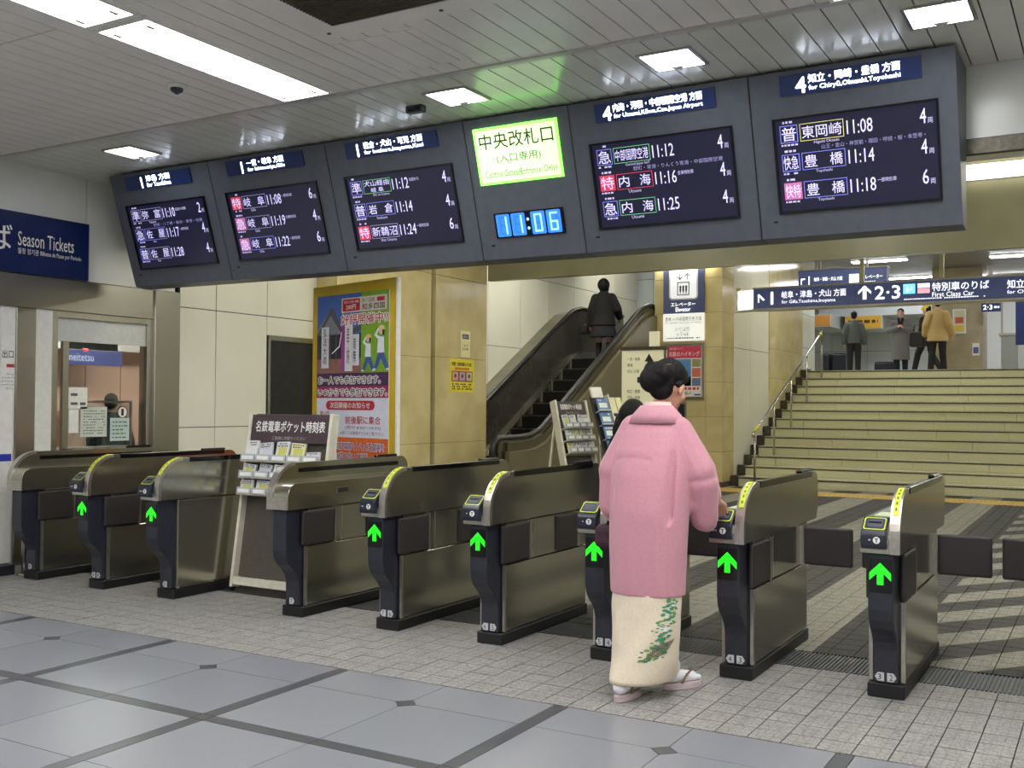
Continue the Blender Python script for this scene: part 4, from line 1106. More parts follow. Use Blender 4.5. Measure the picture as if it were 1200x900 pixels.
GY = 5.30
ticket_gate(-7.53, GY, 'leftmost ticket gate, without arrow or card reader, beside the guard rail', (None, '9'), reader=False, left_flap=False, rear_left=None)
ticket_gate(-6.735, GY, 'ticket gate with green arrow, second from the left wall', ('9', '8'))
ticket_gate(-5.98, GY, 'ticket gate with green arrow and plain steel side, left of the timetable rack', ('8', None), right_flap=False, rear_right=None, blank_right=True)
ticket_gate(-4.765, GY, 'ticket gate without arrow, ticket slot in its side, right of the timetable rack', (None, '7'), reader=False, left_flap=False, rear_left=None, slot=True)
ticket_gate(-3.975, GY, 'ticket gate with arrow, tagged 7 and 6 at its foot', ('7', '6'))
ticket_gate(-3.22, GY, 'ticket gate with arrow, tagged 6 and 5, its side in full view', ('6', '5'))
ticket_gate(-2.47, GY, 'ticket gate tagged 5 and 4, half hidden by the kimono woman', ('5', '4'), rear_right='closed')
ticket_gate(-1.717, GY, 'ticket gate tagged 4 and 3 that the kimono woman reaches for', ('4', '3'), rear_left='closed', rear_right='closed')
ticket_gate(-0.975, GY + 0.04, 'rightmost whole ticket gate, tagged 3 and 2, nearest the camera', ('3', '2'), rear_left='closed', rear_right='closed')
ticket_gate(-0.225, GY + 0.04, 'ticket gate cut off by the right edge, only its dark flap showing', ('2', '1'), rear_left='closed', rear_right='open')

# ------------------------------------------------------------------ pamphlet racks
M_LEAF = [pm('leaflet_%d' % i, c, rough=0.6) for i, c in enumerate([(226, 226, 222), (214, 216, 220), (222, 220, 176), (206, 208, 216)])]
M_HEADB = pm('rack_header_plum', (72, 58, 64), (66, 52, 58), 20, 0.5)
def leaflet(parent, x, y, z, w_, h, tilt, lean, k, name='leaflet'):
    """a small stack of folded timetables standing in a pocket"""
    e = empty(name, (x, y, z), lean, tilt, parent); e.rotation_euler[1] = R(random.uniform(-7, 7))
    B().box((-w_ / 2, -0.008, 0), (w_ / 2, 0.008, h), M_LEAF[k]).build('sheet', e)
    f = Flat(0.001); f.dy = -0.008
    if k == 2 or random.random() < 0.35: f.rect(-w_ * 0.3, h * 0.25, w_ * 0.36, h * 0.72, ink((206, 206, 110)))
    f.scribble(-w_ * 0.4, h * 0.72, w_ * 0.4, h * 0.95, 2, GRY, 2); f.build('print', e)
    return e

def rack(loc, rz, W, H, label, cols, rows, header, lean, hh, group, where):
    """easel rack leaning back; the rack frame's local z runs up the slope. Every stack of leaflets is a thing of its own in its pocket"""
    t = empty('pamphlet_rack', loc, rz); tag(t, label, 'rack')
    body = empty('rack_frame', (0, 0, 0), 0, -lean, t)
    M = Matrix.Translation(loc) @ Matrix.Rotation(rz, 4, 'Z') @ Matrix.Rotation(-lean, 4, 'X')
    for x in (0, W): B().box((x - 0.026 * (x > 0), -0.03, 0.03), (x + 0.026 * (x == 0), 0.06, H), M_RACK, 0.004).build('side_rail', body)
    boxo('bottom_rail', (0.026, -0.02, 0.05), (W - 0.026, 0.03, 0.11), M_RACK, body)
    zb = 0.112
    boxo('back_board', (0.026, 0.03, zb), (W - 0.026, 0.045, H), pm('rack_back_brown', (88, 82, 76), rough=0.5), body)
    b = B(); s_, c_ = math.sin(lean), math.cos(lean)
    for x in (0.05, W - 0.05): b.tube([(x, 0.06 + s_ * H * 0.9, c_ * H * 0.88), (x, 0.16 + s_ * H * 1.2, 0.01)], 0.014, M_RACK, 8)
    b.each('back_leg', t)
    for x in (0.012, W - 0.012):
        B().lathe([(0.026, -0.012), (0.026, 0.012)], M_BLACK, 14, Matrix.Translation((x, 0, 0.026)) @ Matrix.Rotation(R(90), 4, 'Y')).build('caster', t)
    hd = boxo('header', (0.026, -0.012, H * hh), (W - 0.026, 0.03, H - 0.012), M_HEADB, body)
    f = Flat(0.0015); f.dy = -0.012; k = H * (1 - hh)
    f.text(header, 0.07, H * hh + k * 0.36, W - 0.14, k * 0.38, M_WHITE, 1, 0.03)
    f.text('ご自由にお取りください', W * 0.3, H * hh + k * 0.1, W * 0.4, k * 0.12, ink((190, 180, 180)), 1); f.build('lettering', hd)
    cw_ = (W - 0.06) / cols
    names = ['leftmost', 'second', 'third', 'fourth', 'fifth']; rn = ['top', 'middle', 'lowest']
    for r in range(rows):
        z = H * hh - 0.150 - r * 0.127
        sh = boxo('shelf', (0.026, -0.095, z - 0.008), (W - 0.026, 0.03, z), M_RACK, body)
        for c in range(cols):
            x = 0.03 + cw_ * (c + 0.5)
            boxo('pocket', (x - cw_ * 0.46, -0.105, z), (x + cw_ * 0.46, -0.095, z + 0.05), pm('clear_pocket', (186, 190, 196), rough=0.2), sh)
            boxo('pocket_label', (x - cw_ * 0.36, -0.108, z + 0.008), (x + cw_ * 0.36, -0.105, z + 0.036), M_PAPER, sh)
            h = 0.08 if (cols == 5 and r == 0 and c == 4) else (random.uniform(0.135, 0.16) if r == 0 else random.uniform(0.10, 0.112))
            p = M @ Vector((x, -0.066, z + 0.001))
            e = leaflet(None, p.x, p.y, p.z, cw_ * 0.82, h, -lean - R(random.uniform(2, 9)) , rz + R(random.uniform(-4, 4)), random.choice((0, 1, 1, 2, 3)))
            tag(e, 'pocket timetable stack in the %s row of the %s, %s from its left side' % (rn[r], where, names[c]), 'leaflets', group)
rack((-5.815, 5.79, 0), 0, 0.83, 1.36, 'wide cream easel rack of pocket timetables standing between two ticket gates', 5, 3, '名鉄電車ポケット時刻表', R(8.5), 0.835, 'timetables in the wide rack', 'wide rack')
rack((-4.48, 9.03, 0), R(66), 0.42, 1.53, 'narrow cream timetable rack leaning in front of the escalator', 4, 3, '名鉄電車ポケット時刻表', R(16), 0.90, 'timetables in the narrow rack', 'narrow rack')

# leaflet display with blue brochures
SL = (-3.80, 9.1, 0); SRZ, SLN = R(66), R(22)
t = empty('brochure_stand', SL, SRZ); tag(t, 'dark leaning stand of blue brochures and clear pockets right of the narrow rack', 'stand')
B().box((-0.17, -0.13, 0), (0.17, 0.5, 0.04), M_NAVY, 0.01).build('foot', t)
sb = empty('stand_body', (0, 0, 0.02), 0, -SLN, t)
SM = Matrix.Translation(SL) @ Matrix.Rotation(SRZ, 4, 'Z') @ Matrix.Translation((0, 0, 0.02)) @ Matrix.Rotation(-SLN, 4, 'X')
boxo('upright', (-0.17, 0.02, 0.04), (0.17, 0.05, 1.62), pm('stand_dark', (60, 58, 54), rough=0.5), sb)
boxo('divider', (-0.005, -0.04, 0.7), (0.008, 0.02, 1.62), M_RACK, sb)
boxo('topper', (-0.17, -0.0, 1.60), (-0.03, 0.02, 1.71), M_PAPER, sb)
b = B().tube([(-0.12, 0.56, 1.3), (-0.12, 0.46, 0.03)], 0.014, M_TRIM, 8); b.build('prop_leg', t)
for r in range(5):
    z = 1.45 - r * 0.145
    boxo('pocket', (-0.165, -0.055, z - 0.008), (-0.01, 0.02, z), pm('clear_pocket', (186, 190, 196), rough=0.2), sb)
    p = SM @ Vector((-0.088, -0.02, z + 0.001))
    e = empty('brochure', tuple(p), SRZ, -SLN); tag(e, 'blue brochure in the %s pocket of the brochure stand' % ['top', 'second', 'middle', 'fourth', 'bottom'][r], 'brochure', 'blue brochures in the stand')
    boxo('sheet', (-0.07, -0.008, 0.0), (0.07, 0.004, 0.125), pm('blue_brochure', (86, 130, 176), rough=0.4), e)
    f = Flat(0.001); f.dy = -0.008; f.rect(-0.05, 0.03, 0.05, 0.08, M_PAPER); f.scribble(-0.05, 0.09, 0.05, 0.12, 1, M_PAPER); f.build('print', e)
for r in range(3):
    z = 1.42 - r * 0.2
    boxo('pocket', (0.012, -0.055, z - 0.008), (0.168, 0.02, z), pm('clear_pocket', (186, 190, 196), rough=0.2), sb)
    for c in range(2):
        p = SM @ Vector((0.052 + c * 0.078, -0.02, z + 0.001))
        e = empty('brochure', tuple(p), SRZ, -SLN); tag(e, 'cream brochure at the right of the brochure stand, %s row, %s' % (['top', 'middle', 'bottom'][r], ['inner', 'outer'][c]), 'brochure', 'cream brochures in the stand')
        boxo('sheet', (-0.034, -0.006, 0), (0.034, 0.004, 0.17), M_LEAF[2], e)

# standing direction sign in front of the escalator
t = empty('direction_sign', (-4.92, 11.0, 0)); tag(t, 'cream standing sign with black arrows and track numbers 1 and 4', 'sign')
M_CREAM = em('cream_sign_face', (232, 228, 196), 0.12, (226, 222, 190))
B().box((0, 0, 1.25), (0.50, 0.05, 2.06), M_CREAM, 0.004).build('board', t)
boxo('top_cap', (-0.01, -0.01, 2.06), (0.55, 0.06, 2.10), M_NOSE, t)
for x in (0.03, 0.44): B().tube([(x + 0.015, 0.025, 0.0), (x + 0.015, 0.025, 1.25)], 0.018, M_TRIM, 10).build('leg', t)
boxo('foot', (-0.02, -0.15, 0), (0.52, 0.2, 0.025), M_NOSE, t)
boxo('lamp_box', (0.34, 0.0, 2.10), (0.45, 0.05, 2.27), M_CREAM, t)
f = Flat(0.002)
f.text('一宮・岐阜', 0.07, 1.94, 0.16, 0.04, BK, 1); f.text('津島', 0.07, 1.87, 0.07, 0.04, BK, 1); f.text('犬山 方面', 0.07, 1.80, 0.15, 0.04, BK, 1); f.text('1', 0.20, 1.69, 0.025, 0.06, BK, 1, 0.03)
f.poly([(0.32, 1.80), (0.36, 1.80), (0.36, 1.94), (0.32, 1.94)], BK); f.poly([(0.34, 2.02), (0.285, 1.93), (0.395, 1.93)], BK)
f.text('知立・豊橋', 0.07, 1.57, 0.16, 0.04, BK, 1); f.text('河和・内海', 0.07, 1.50, 0.16, 0.04, BK, 1); f.text('中部国際空港', 0.07, 1.43, 0.19, 0.04, BK, 1)
f.text('4', 0.08, 1.32, 0.035, 0.06, BK, 1, 0.03); f.rect(0.18, 1.335, 0.36, 1.365, BK); f.poly([(0.42, 1.35), (0.36, 1.39), (0.36, 1.31)], BK)
f.build('lettering', t)

# ------------------------------------------------------------------ pilgrimage poster on its yellow stand
def poster_stand():
    t = empty('poster_stand', (-6.26, 7.20, 0), R(-14.9)); tag(t, 'tall yellow-framed walking tour poster on a stand against the pillar', 'poster')
    W, Z0, Z1 = 1.20, 0.35, 2.47
    B().box((0, 0.0, Z0), (W, 0.03, Z1), pm('yellow_frame', (206, 176, 32), (196, 164, 26), 6, 0.4), 0.004).build('frame', t)
    boxo('side_cap', (W, -0.002, Z0 + 0.05), (W + 0.022, 0.03, Z1 - 0.0), M_WHITE, t)
    boxo('base', (0.05, -0.22, 0), (W - 0.05, 0.28, 0.04), M_WHITE, t)
    for x in (0.15, W - 0.15): boxo('leg', (x - 0.03, 0.01, 0.04), (x + 0.03, 0.05, Z0), M_WHITE, t)
    sh = boxo('sheet', (0.085, -0.006, Z0 + 0.08), (W - 0.085, 0, Z1 - 0.10), pm('poster_white', (222, 224, 238), rough=0.35), t)
    f = Flat(0.0016); f.dy = -0.006
    u0, u1 = 0.085, W - 0.085; w_ = u1 - u0
    U = lambda a: u0 + w_ * a
    RED, PUR, MAG, ORG, GRN = ink((186, 34, 58)), ink((76, 44, 86)), ink((160, 44, 92)), ink((226, 108, 36)), ink((126, 168, 40))
    SKY, ROOF, DARKR = ink((74, 112, 186)), ink((88, 90, 98)), ink((46, 46, 54))
    zt, zp = 2.37, 1.50
    # temple photograph
    f.rect(U(0), zp, U(0.63), zt, SKY); f.rect(U(0.63), zp, U(1), zt, GRN)
    f.poly([(U(0), 1.99), (U(0.18), 2.20), (U(0.36), 1.98), (U(0.36), 1.93), (U(0), 1.93)], ink((130, 132, 138)), 2)
    f.poly([(U(0), 1.93), (U(0.20), 2.22), (U(0.24), 2.22), (U(0.40), 1.92), (U(0.37), 1.92), (U(0.2), 2.15), (U(0.04), 1.93)], ROOF, 3)
    f.rect(U(0), 1.62, U(0.63), 1.93, DARKR, 2); f.rect(U(0), zp, U(0.63), 1.66, ink((150, 104, 92)), 3)
    for k in range(7): f.rect(U(0.02 + k * 0.085), 1.60, U(0.035 + k * 0.085), 1.95, ink((96, 84, 80)), 3)
    f.poly([(U(0.38), 1.95), (U(0.63), 2.02), (U(0.63), 1.96), (U(0.42), 1.90)], ROOF, 3)
    for a, bt, tp, c in ((0.07, 1.56, 2.02, (216, 216, 222)), (0.36, 1.52, 2.05, (150, 66, 140)), (0.41, 1.52, 2.08, (224, 220, 222)), (0.50, 1.58, 1.92, (214, 214, 220))):
        f.rect(U(a), bt, U(a + (0.11 if c[0] > 200 else 0.05)), tp, ink(c), 4)
    f.text('弘\n法\n大\n師', U(0.10), 1.60, 0.05, 0.40, BK, 5, 0.0); f.text('奉\n納', U(0.435), 1.60, 0.045, 0.40, ink((120, 70, 90)), 5); f.text('南\n無', U(0.53), 1.62, 0.04, 0.26, BK, 5)
    f.poly([(U(0.36), 1.95), (U(0.33), 1.80), (U(0.22), 1.72), (U(0.23), 1.715), (U(0.34), 1.79), (U(0.37), 1.95)], M_PAPER, 5)
    # title plate
    f.rect(U(0.36), 2.16, U(0.98), 2.32, ink((206, 200, 184)), 5); f.rrect(U(0.38), 2.175, U(0.62), 2.305, 0.015, RED, 6)
    f.text('名鉄の1日乗り放題', U(0.395), 2.26, U(0.21) - U(0), 0.03, M_PAPER, 7); f.text('200円', U(0.43), 2.19, 0.14, 0.055, M_PAPER, 7, 0.01)
    f.text('歩いて巡拝', U(0.65), 2.255, 0.17, 0.045, BK, 6); f.rect(U(0.85), 2.255, U(0.95), 2.30, RED, 6); f.text('知多四国', U(0.65), 2.175, 0.31, 0.065, BK, 6, 0.015)
    f.text('好評開催中!!', U(0.36), 2.028, 0.635 * w_, 0.112, M_PAPER, 5.2, 0.16); f.text('好評開催中!!', U(0.36), 2.028, 0.635 * w_, 0.112, RED, 6, 0.02)
    # two walkers
    SK, CL, JN, BKH = ink((226, 186, 160)), ink((226, 230, 240)), ink((64, 92, 150)), ink((40, 34, 34))
    for cx, z0, s in ((0.73, 1.52, 0.92), (0.90, 1.53, 1.10)):
        c = U(cx)
        f.poly([(c - 0.03 * s, z0 + 0.17 * s), (c + 0.03 * s, z0 + 0.17 * s), (c - 0.05 * s, z0), (c - 0.09 * s, z0 + 0.005)], JN, 3)
        f.poly([(c - 0.03 * s, z0 + 0.17 * s), (c + 0.035 * s, z0 + 0.17 * s), (c + 0.10 * s, z0 + 0.01), (c + 0.055 * s, z0)], JN, 3.2)
        f.poly([(c - 0.045 * s, z0 + 0.16 * s), (c + 0.045 * s, z0 + 0.16 * s), (c + 0.04 * s, z0 + 0.31 * s), (c - 0.03 * s, z0 + 0.32 * s)], CL, 4)
        f.poly([(c - 0.03 * s, z0 + 0.29 * s), (c - 0.08 * s, z0 + 0.33 * s), (c - 0.035 * s, z0 + 0.40 * s), (c - 0.02 * s, z0 + 0.385 * s), (c - 0.05 * s, z0 + 0.335 * s), (c, z0 + 0.31 * s)], CL, 4.2)
        f.disc(c + 0.01 * s, z0 + 0.37 * s, 0.036 * s, SK, 4.5, 14); f.poly([(c - 0.035 * s, z0 + 0.39 * s), (c + 0.055 * s, z0 + 0.38 * s), (c + 0.04 * s, z0 + 0.42 * s), (c - 0.01 * s, z0 + 0.425 * s)], ink((226, 196, 140)), 5)
        f.rect(c + 0.02 * s, z0 + 0.33 * s, c + 0.045 * s, z0 + 0.38 * s, BKH, 5)
        for q in (-0.075, 0.085): f.disc(c + q * s, z0 + 0.002, 0.02 * s, M_PAPER, 5, 8, 0.5)
    # text bands
    f.rect(U(0), 1.36, U(1), 1.50, PUR); f.rect(U(0), 1.235, U(1), 1.36, MAG)
    for st_, v, e_ in (('お一人でも参加できます。', 1.385, 0.88), ('いつからでも参加できます。', 1.255, 0.97)):
        f.text(st_, U(0.025), v, w_ * (e_ - 0.01), 0.083, M_PAPER, 2, 0.22); f.text(st_, U(0.025), v, w_ * (e_ - 0.01), 0.083, BK, 3, 0.02)
    f.rrect(U(0.14), 1.105, U(0.82), 1.205, 0.045, RED); f.text('次回開催のお知らせ', U(0.20), 1.122, w_ * 0.56, 0.066, M_PAPER, 2, 0.02)
    f.text('第1回', U(0.05), 1.04, 0.14, 0.05, RED, 1, 0.01)
    f.text('前後駅に集合', U(0.42), 0.955, w_ * 0.48, 0.085, RED, 1, 0.02); f.text('(受付 8:30〜10:30)', U(0.42), 0.895, w_ * 0.48, 0.042, ink((96, 50, 90)), 1); f.text('※詳しくは専用チラシをご覧下さい。', U(0.35), 0.84, w_ * 0.6, 0.036, ink((96, 50, 90)), 1)
    f.rect(U(0), 0.44, U(1), 0.81, ORG)
    LAV = ink((232, 222, 236))
    for st_, v, a, e_, hh in (('知多四国八十八ヶ所全霊場を', 0.705, 0.31, 0.64, 0.062), ('15回で歩いて巡拝。', 0.615, 0.31, 0.44, 0.062), ('(平成20年3月〜平成21年2月)', 0.55, 0.31, 0.52, 0.042)):
        f.text(st_, U(a) - 0.006, v - 0.005, w_ * e_ + 0.012, hh + 0.01, LAV, 2, 0.08); f.text(st_, U(a), v, w_ * e_, hh, ink((110, 60, 110)), 3, 0.01)
    def remap(v):
        for (a, b, c, d) in ((1.50, 2.6, 1.69, 2.5597), (1.235, 1.50, 1.475, 1.69), (0.81, 1.235, 1.135, 1.475)):
            if v >= a: return c + (v - a) * ((d - c) / (b - a))
        return 0.44 + (v - 0.44) * ((1.135 - 0.44) / (0.81 - 0.44)) if v < 0.5 else v + 0.325
    for vt in f.b.bm.verts: vt.co.z = remap(vt.co.z)
    f.build('print', sh)
poster_stand()

# ------------------------------------------------------------------ escalator
def escalator():
    t = empty('escalator', (0, 0, 0)); tag(t, 'steel escalator with black handrails rising behind the left pillar', 'escalator')
    XL_, XR_ = -8.75, -7.35
    Y1, Y2, ZT = 13.35, 17.4, 2.29
    def path(off, ystart, yend):
        """balustrade line at height `off` over the step line, rounded at both bends"""
        P = [(ystart, off), (Y1 - 0.45, off), (Y1 - 0.15, off + 0.02), (Y1 + 0.15, off + 0.10), (Y1 + 0.5, off + 0.29), (Y2 - 0.5, off + ZT - 0.29), (Y2 - 0.1, off + ZT - 0.08), (Y2 + 0.25, off + ZT), (yend, off + ZT)]
        return P
    RUB = pm('handrail_rubber', (30, 30, 34), (24, 24, 28), 30, 0.35)
    def rail(x, ystart, name):
        p = path(0.97, ystart, 19.6)
        pts = [(x, a, b_) for a, b_ in p]
        if ystart < 12.5:
            cy, cz, rr = ystart, 0.76, 0.21
            pts = [(x, cy + 0.10, 0.55)] + [(x, cy - rr * math.sin(R(a)), cz - rr * math.cos(R(a))) for a in range(0, 181, 20)] + pts
        o = B().tube(pts, 0.042, RUB, 10); return o.build(name, t)
    rail(XR_, 12.35, 'handrail'); rail(XL_, 13.1, 'handrail')
    def pan(x0, x1, lo, hi, ystart, mt, name, z0=None):
        top = path(hi, ystart, 19.6); bot = path(lo, ystart, 19.6) if z0 is None else [(ystart, z0), (19.6, z0)]
        # quads strip as convex pieces
        b = B()
        if z0 is None:
            for k in range(len(top) - 1):
                b.prism([bot[k], bot[k + 1], top[k + 1], top[k]], 'x', x0, x1, mt)
        else:
            for k in range(len(top) - 1):
                b.prism([(top[k][0], z0), (top[k + 1][0], z0), top[k + 1], top[k]], 'x', x0, x1, mt)
        return b.build(name, t)
    pan(XR_ - 0.02, XR_ + 0.02, 0.05, 0.93, 12.35, M_ESC, 'balustrade_panel'); pan(XL_ - 0.02, XL_ + 0.02, 0.05, 0.93, 13.06, M_ESC, 'balustrade_panel')
    pan(XR_ + 0.021, XR_ + 0.06, 0.05, 0.90, 12.45, M_STEELV, 'rail_base')
    pan(XR_ + 0.061, XR_ + 0.12, 0, 0.78, 12.4, pm('escalator_cladding', (112, 104, 82), (102, 94, 74), 2, 0.3), 'outer_cladding', 0.0)
    pan(XL_ - 0.36, XL_ - 0.05, 0.85, 0.92, 13.06, pm('escalator_deck', (150, 148, 132), (136, 134, 118), 3, 0.3, 0.6), 'deck')
    pan(XL_ + 0.021, XL_ + 0.10, -0.02, 0.16, 13.06, M_STEEL, 'skirt'); pan(XR_ - 0.10, XR_ - 0.021, -0.02, 0.16, 12.8, M_STEEL, 'skirt')
    for y in (14.1, 15.8, 17.55):
        k = max(0, min(1, (y - Y1) / (Y2 - Y1))) * ZT
        boxo('panel_joint', (XL_ + 0.019, y, k + 0.06), (XL_ + 0.024, y + 0.012, k + 0.9), M_NOSE, t)
    x0, x1 = XL_ + 0.105, XR_ - 0.105
    for k in range(11):
        y = Y1 + 0.368 * k; z = 0.2082 * (k + 1)
        b = B(); b.box((x0, y, z - 0.20), (x1, y + 0.378, z - 0.004), M_STEP)
        s = b.build('step', t)
        e = B(); LE = pm('step_edge_line', (120, 118, 108), rough=0.5)
        e.box((x0, y - 0.003, z - 0.008), (x1, y + 0.02, z), LE); e.box((x0, y - 0.003, z - 0.19), (x0 + 0.03, y - 0.001, z - 0.01), LE); e.box((x1 - 0.03, y - 0.003, z - 0.19), (x1, y - 0.001, z - 0.01), LE)
        e.build('edge_line', s)
    boxo('landing_plate', (x0, 12.2, 0.0), (x1, Y1, 0.02), M_STEEL, t)
    boxo('upper_plate', (x0, Y2 - 0.02, ZT - 0.1), (x1, 19.6, ZT), M_STEEL, t)
    # truss body under the steps
    b = B(); b.prism([(Y1, 0.0), (Y2 + 0.1, 0.0), (Y2 + 0.1, 1.95), (Y1 + 0.4, 0.0)], 'x', XL_ + 0.03, XR_ - 0.03, M_NOSE); b.build('truss', t)
escalator()

# dark gates and details far up on the concourse
for k, (x, y, w_, lb) in enumerate(((-6.75, 28.2, 0.16, 'left one of the two small dark concourse gates'), (-6.5, 28.2, 0.34, 'right one of the two small dark concourse gates'), (-5.45, 28.3, 0.5, 'low dark gate between the two men on the concourse'))):
    t = empty('concourse_gate', (x, y, 2.22)); tag(t, lb, 'gate', 'dark gates on the concourse')
    B().box((0, 0, 0), (w_, 0.9, 0.62 if k < 2 else 0.38), M_NAVY, 0.03, None, 2).build('body', t); boxo('top', (0.02, 0.03, 0.62 if k < 2 else 0.38), (w_ - 0.02, 0.87, 0.64 if k < 2 else 0.40), M_BLACK, t)
t = empty('yellow_wall_sign', (-6.45, 29.55, 3.60)); tag(t, 'yellow sign band on the far concourse wall between the two men', 'sign')
boxo('board', (0, -0.03, 0), (0.95, 0.0, 0.34), pm('yellow_board', (214, 166, 40), rough=0.4), t); f = Flat(0.004); f.dy = -0.03; f.scribble(0.08, 0.1, 0.87, 0.26, 1, ink((60, 50, 30)), 1); f.build('lettering', t)
boxo('back_frame', (-0.02, 0.0, -0.02), (0.97, 1.6, 0.36), M_CWALL, t)
t = empty('framed_poster', (-3.42, 27.39, 3.24)); tag(t, 'small framed poster on the tan concourse pillar', 'poster')
boxo('frame', (0, -0.03, 0), (0.30, 0, 0.60), M_WHITE, t); f = Flat(0.004); f.dy = -0.03; f.rect(0.03, 0.03, 0.27, 0.57, ink((214, 206, 180))); f.rect(0.06, 0.25, 0.24, 0.4, ink((196, 96, 70)), 2); f.rect(0.06, 0.06, 0.24, 0.2, ink((220, 190, 60)), 2); f.build('print', t)
t = empty('small_notice', (-2.98, 27.39, 2.70)); tag(t, 'small blue and white notice low on the tan concourse pillar', 'notice')
boxo('sheet', (0, -0.02, 0), (0.16, 0, 0.3), M_PAPER, t); f = Flat(0.004); f.dy = -0.02; f.rect(0.02, 0.05, 0.14, 0.2, ink((90, 100, 170))); f.build('print', t)
t = empty('service_counter', (-2.45, 28.6, 2.22)); tag(t, 'pale service counter at the far right of the concourse', 'counter')
boxo('body', (0, 0, 0), (2.6, 0.6, 1.02), pm('counter_pale', (206, 210, 212), rough=0.35), t); boxo('top', (-0.05, -0.06, 1.02), (2.65, 0.65, 1.08), M_TRIM, t); boxo('glass_post', (0.0, 0.0, 1.08), (0.04, 0.04, 1.9), M_TRIM, t)
t = empty('dark_panel', (-1.99, 26.8, 2.9)); tag(t, 'dark navy hanging panel at the right edge of the concourse', 'panel')
boxo('panel', (0, 0, 0), (0.9, 0.06, 1.05), M_HDR, t); boxo('foot', (0.05, 0.0, -0.68), (0.85, 0.06, 0.0), M_CWALL, t); boxo('top_mount', (0.3, 0.01, 1.05), (0.4, 0.05, 1.95), M_TRIM, t)
t = empty('security_camera', (-4.05, 18.9, 4.82)); tag(t, 'dome security camera hanging below the concourse ceiling edge', 'camera')
B().lathe([(0.05, -0.42), (0.085, -0.38), (0.10, -0.30), (0.10, -0.24), (0.06, -0.22)], M_NOSE, 18).build('dome', t); B().tube([(0, 0, -0.22), (0, 0, 0.03)], 0.025, M_TRIM).build('stem', t)
t = empty('yellow_wall_sign', (-7.25, 28.5, 3.62)); tag(t, 'short ochre sign at the left end of the concourse wall', 'sign')
boxo('board', (0, -0.03, 0), (0.62, 0.0, 0.30), pm('ochre_board', (190, 130, 50), rough=0.4), t); boxo('frame', (-0.02, 0, -0.02), (0.64, 2.65, 0.32), M_CWALL, t)

# ------------------------------------------------------------------ people
def cap_mesh(bm, p, q, r1, r2, n=12):
    """tapered capsule with round ends"""
    p, q = Vector(p), Vector(q); d = q - p
    L = d.length
    d = d / L if L > 1e-6 else Vector((0, 0, 1))
    u = d.cross(Vector((0.31, 0.17, 0.93))); u.normalize(); v = d.cross(u)
    rings = []
    for k in range(4): a = R(-90 + 22.5 * (k + 0.4)); rings.append((p + d * (r1 * math.sin(a)), r1 * math.cos(a)))
    rings.append((p, r1)); rings.append((q, r2))
    for k in range(4): a = R(22.5 * (k + 0.6)); rings.append((q + d * (r2 * math.sin(a)), r2 * math.cos(a)))
    V = [[bm.verts.new(c + (u * math.cos(2 * math.pi * j / n) + v * math.sin(2 * math.pi * j / n)) * r) for j in range(n)] for c, r in rings]
    for k in range(len(V) - 1):
        for j in range(n): bm.faces.new((V[k][j], V[k][(j + 1) % n], V[k + 1][(j + 1) % n], V[k + 1][j]))
    bm.faces.new(V[0][::-1]); bm.faces.new(V[-1])

def ell_mesh(bm, c, r, M=None):
    g = bmesh.ops.create_uvsphere(bm, u_segments=20, v_segments=14, radius=1.0)
    for v in g['verts']:
        w_ = Vector((v.co.x * r[0], v.co.y * r[1], v.co.z * r[2]))
        if M is not None: w_ = M @ w_
        v.co = w_ + Vector(c)

def loft_mesh(bm, rings, n=28):
    """rings: (cx, cy, z, rx, ry)"""
    V = [[bm.verts.new((cx + rx * math.cos(2 * math.pi * j / n), cy + ry * math.sin(2 * math.pi * j / n), z)) for j in range(n)] for cx, cy, z, rx, ry in rings]
    for k in range(len(V) - 1):
        for j in range(n): bm.faces.new((V[k][j], V[k][(j + 1) % n], V[k + 1][(j + 1) % n], V[k + 1][j]))
    bm.faces.new(V[0][::-1]); bm.faces.new(V[-1])

def blob(name, shapes, mt, parent, voxel=0.009, smooth=5, post=None):
    """union of the given solids grown into ONE continuous skin"""
    bm = bmesh.new()
    for s in shapes:
        if s[0] == 'c': cap_mesh(bm, *s[1:])
        elif s[0] == 'e': ell_mesh(bm, *s[1:])
        elif s[0] == 'l': loft_mesh(bm, s[1])
    bmesh.ops.recalc_face_normals(bm, faces=bm.faces)
    me = bpy.data.meshes.new(name + '_src'); bm.to_mesh(me); bm.free()
    o = bpy.data.objects.new(name, me); COL.objects.link(o)
    m_ = o.modifiers.new('r', 'REMESH'); m_.mode = 'VOXEL'; m_.voxel_size = voxel; m_.use_smooth_shade = True
    if smooth: sm = o.modifiers.new('s', 'SMOOTH'); sm.factor = 0.5; sm.iterations = smooth
    dg = bpy.context.evaluated_depsgraph_get()
    out = bpy.data.meshes.new_from_object(o.evaluated_get(dg))
    bpy.data.objects.remove(o); bpy.data.meshes.remove(me)
    out.materials.clear(); out.materials.append(mt)
    out.polygons.foreach_set('use_smooth', [True] * len(out.polygons))
    if post:
        for v in out.vertices: v.co = post(v.co)
    return link(name, out, parent)

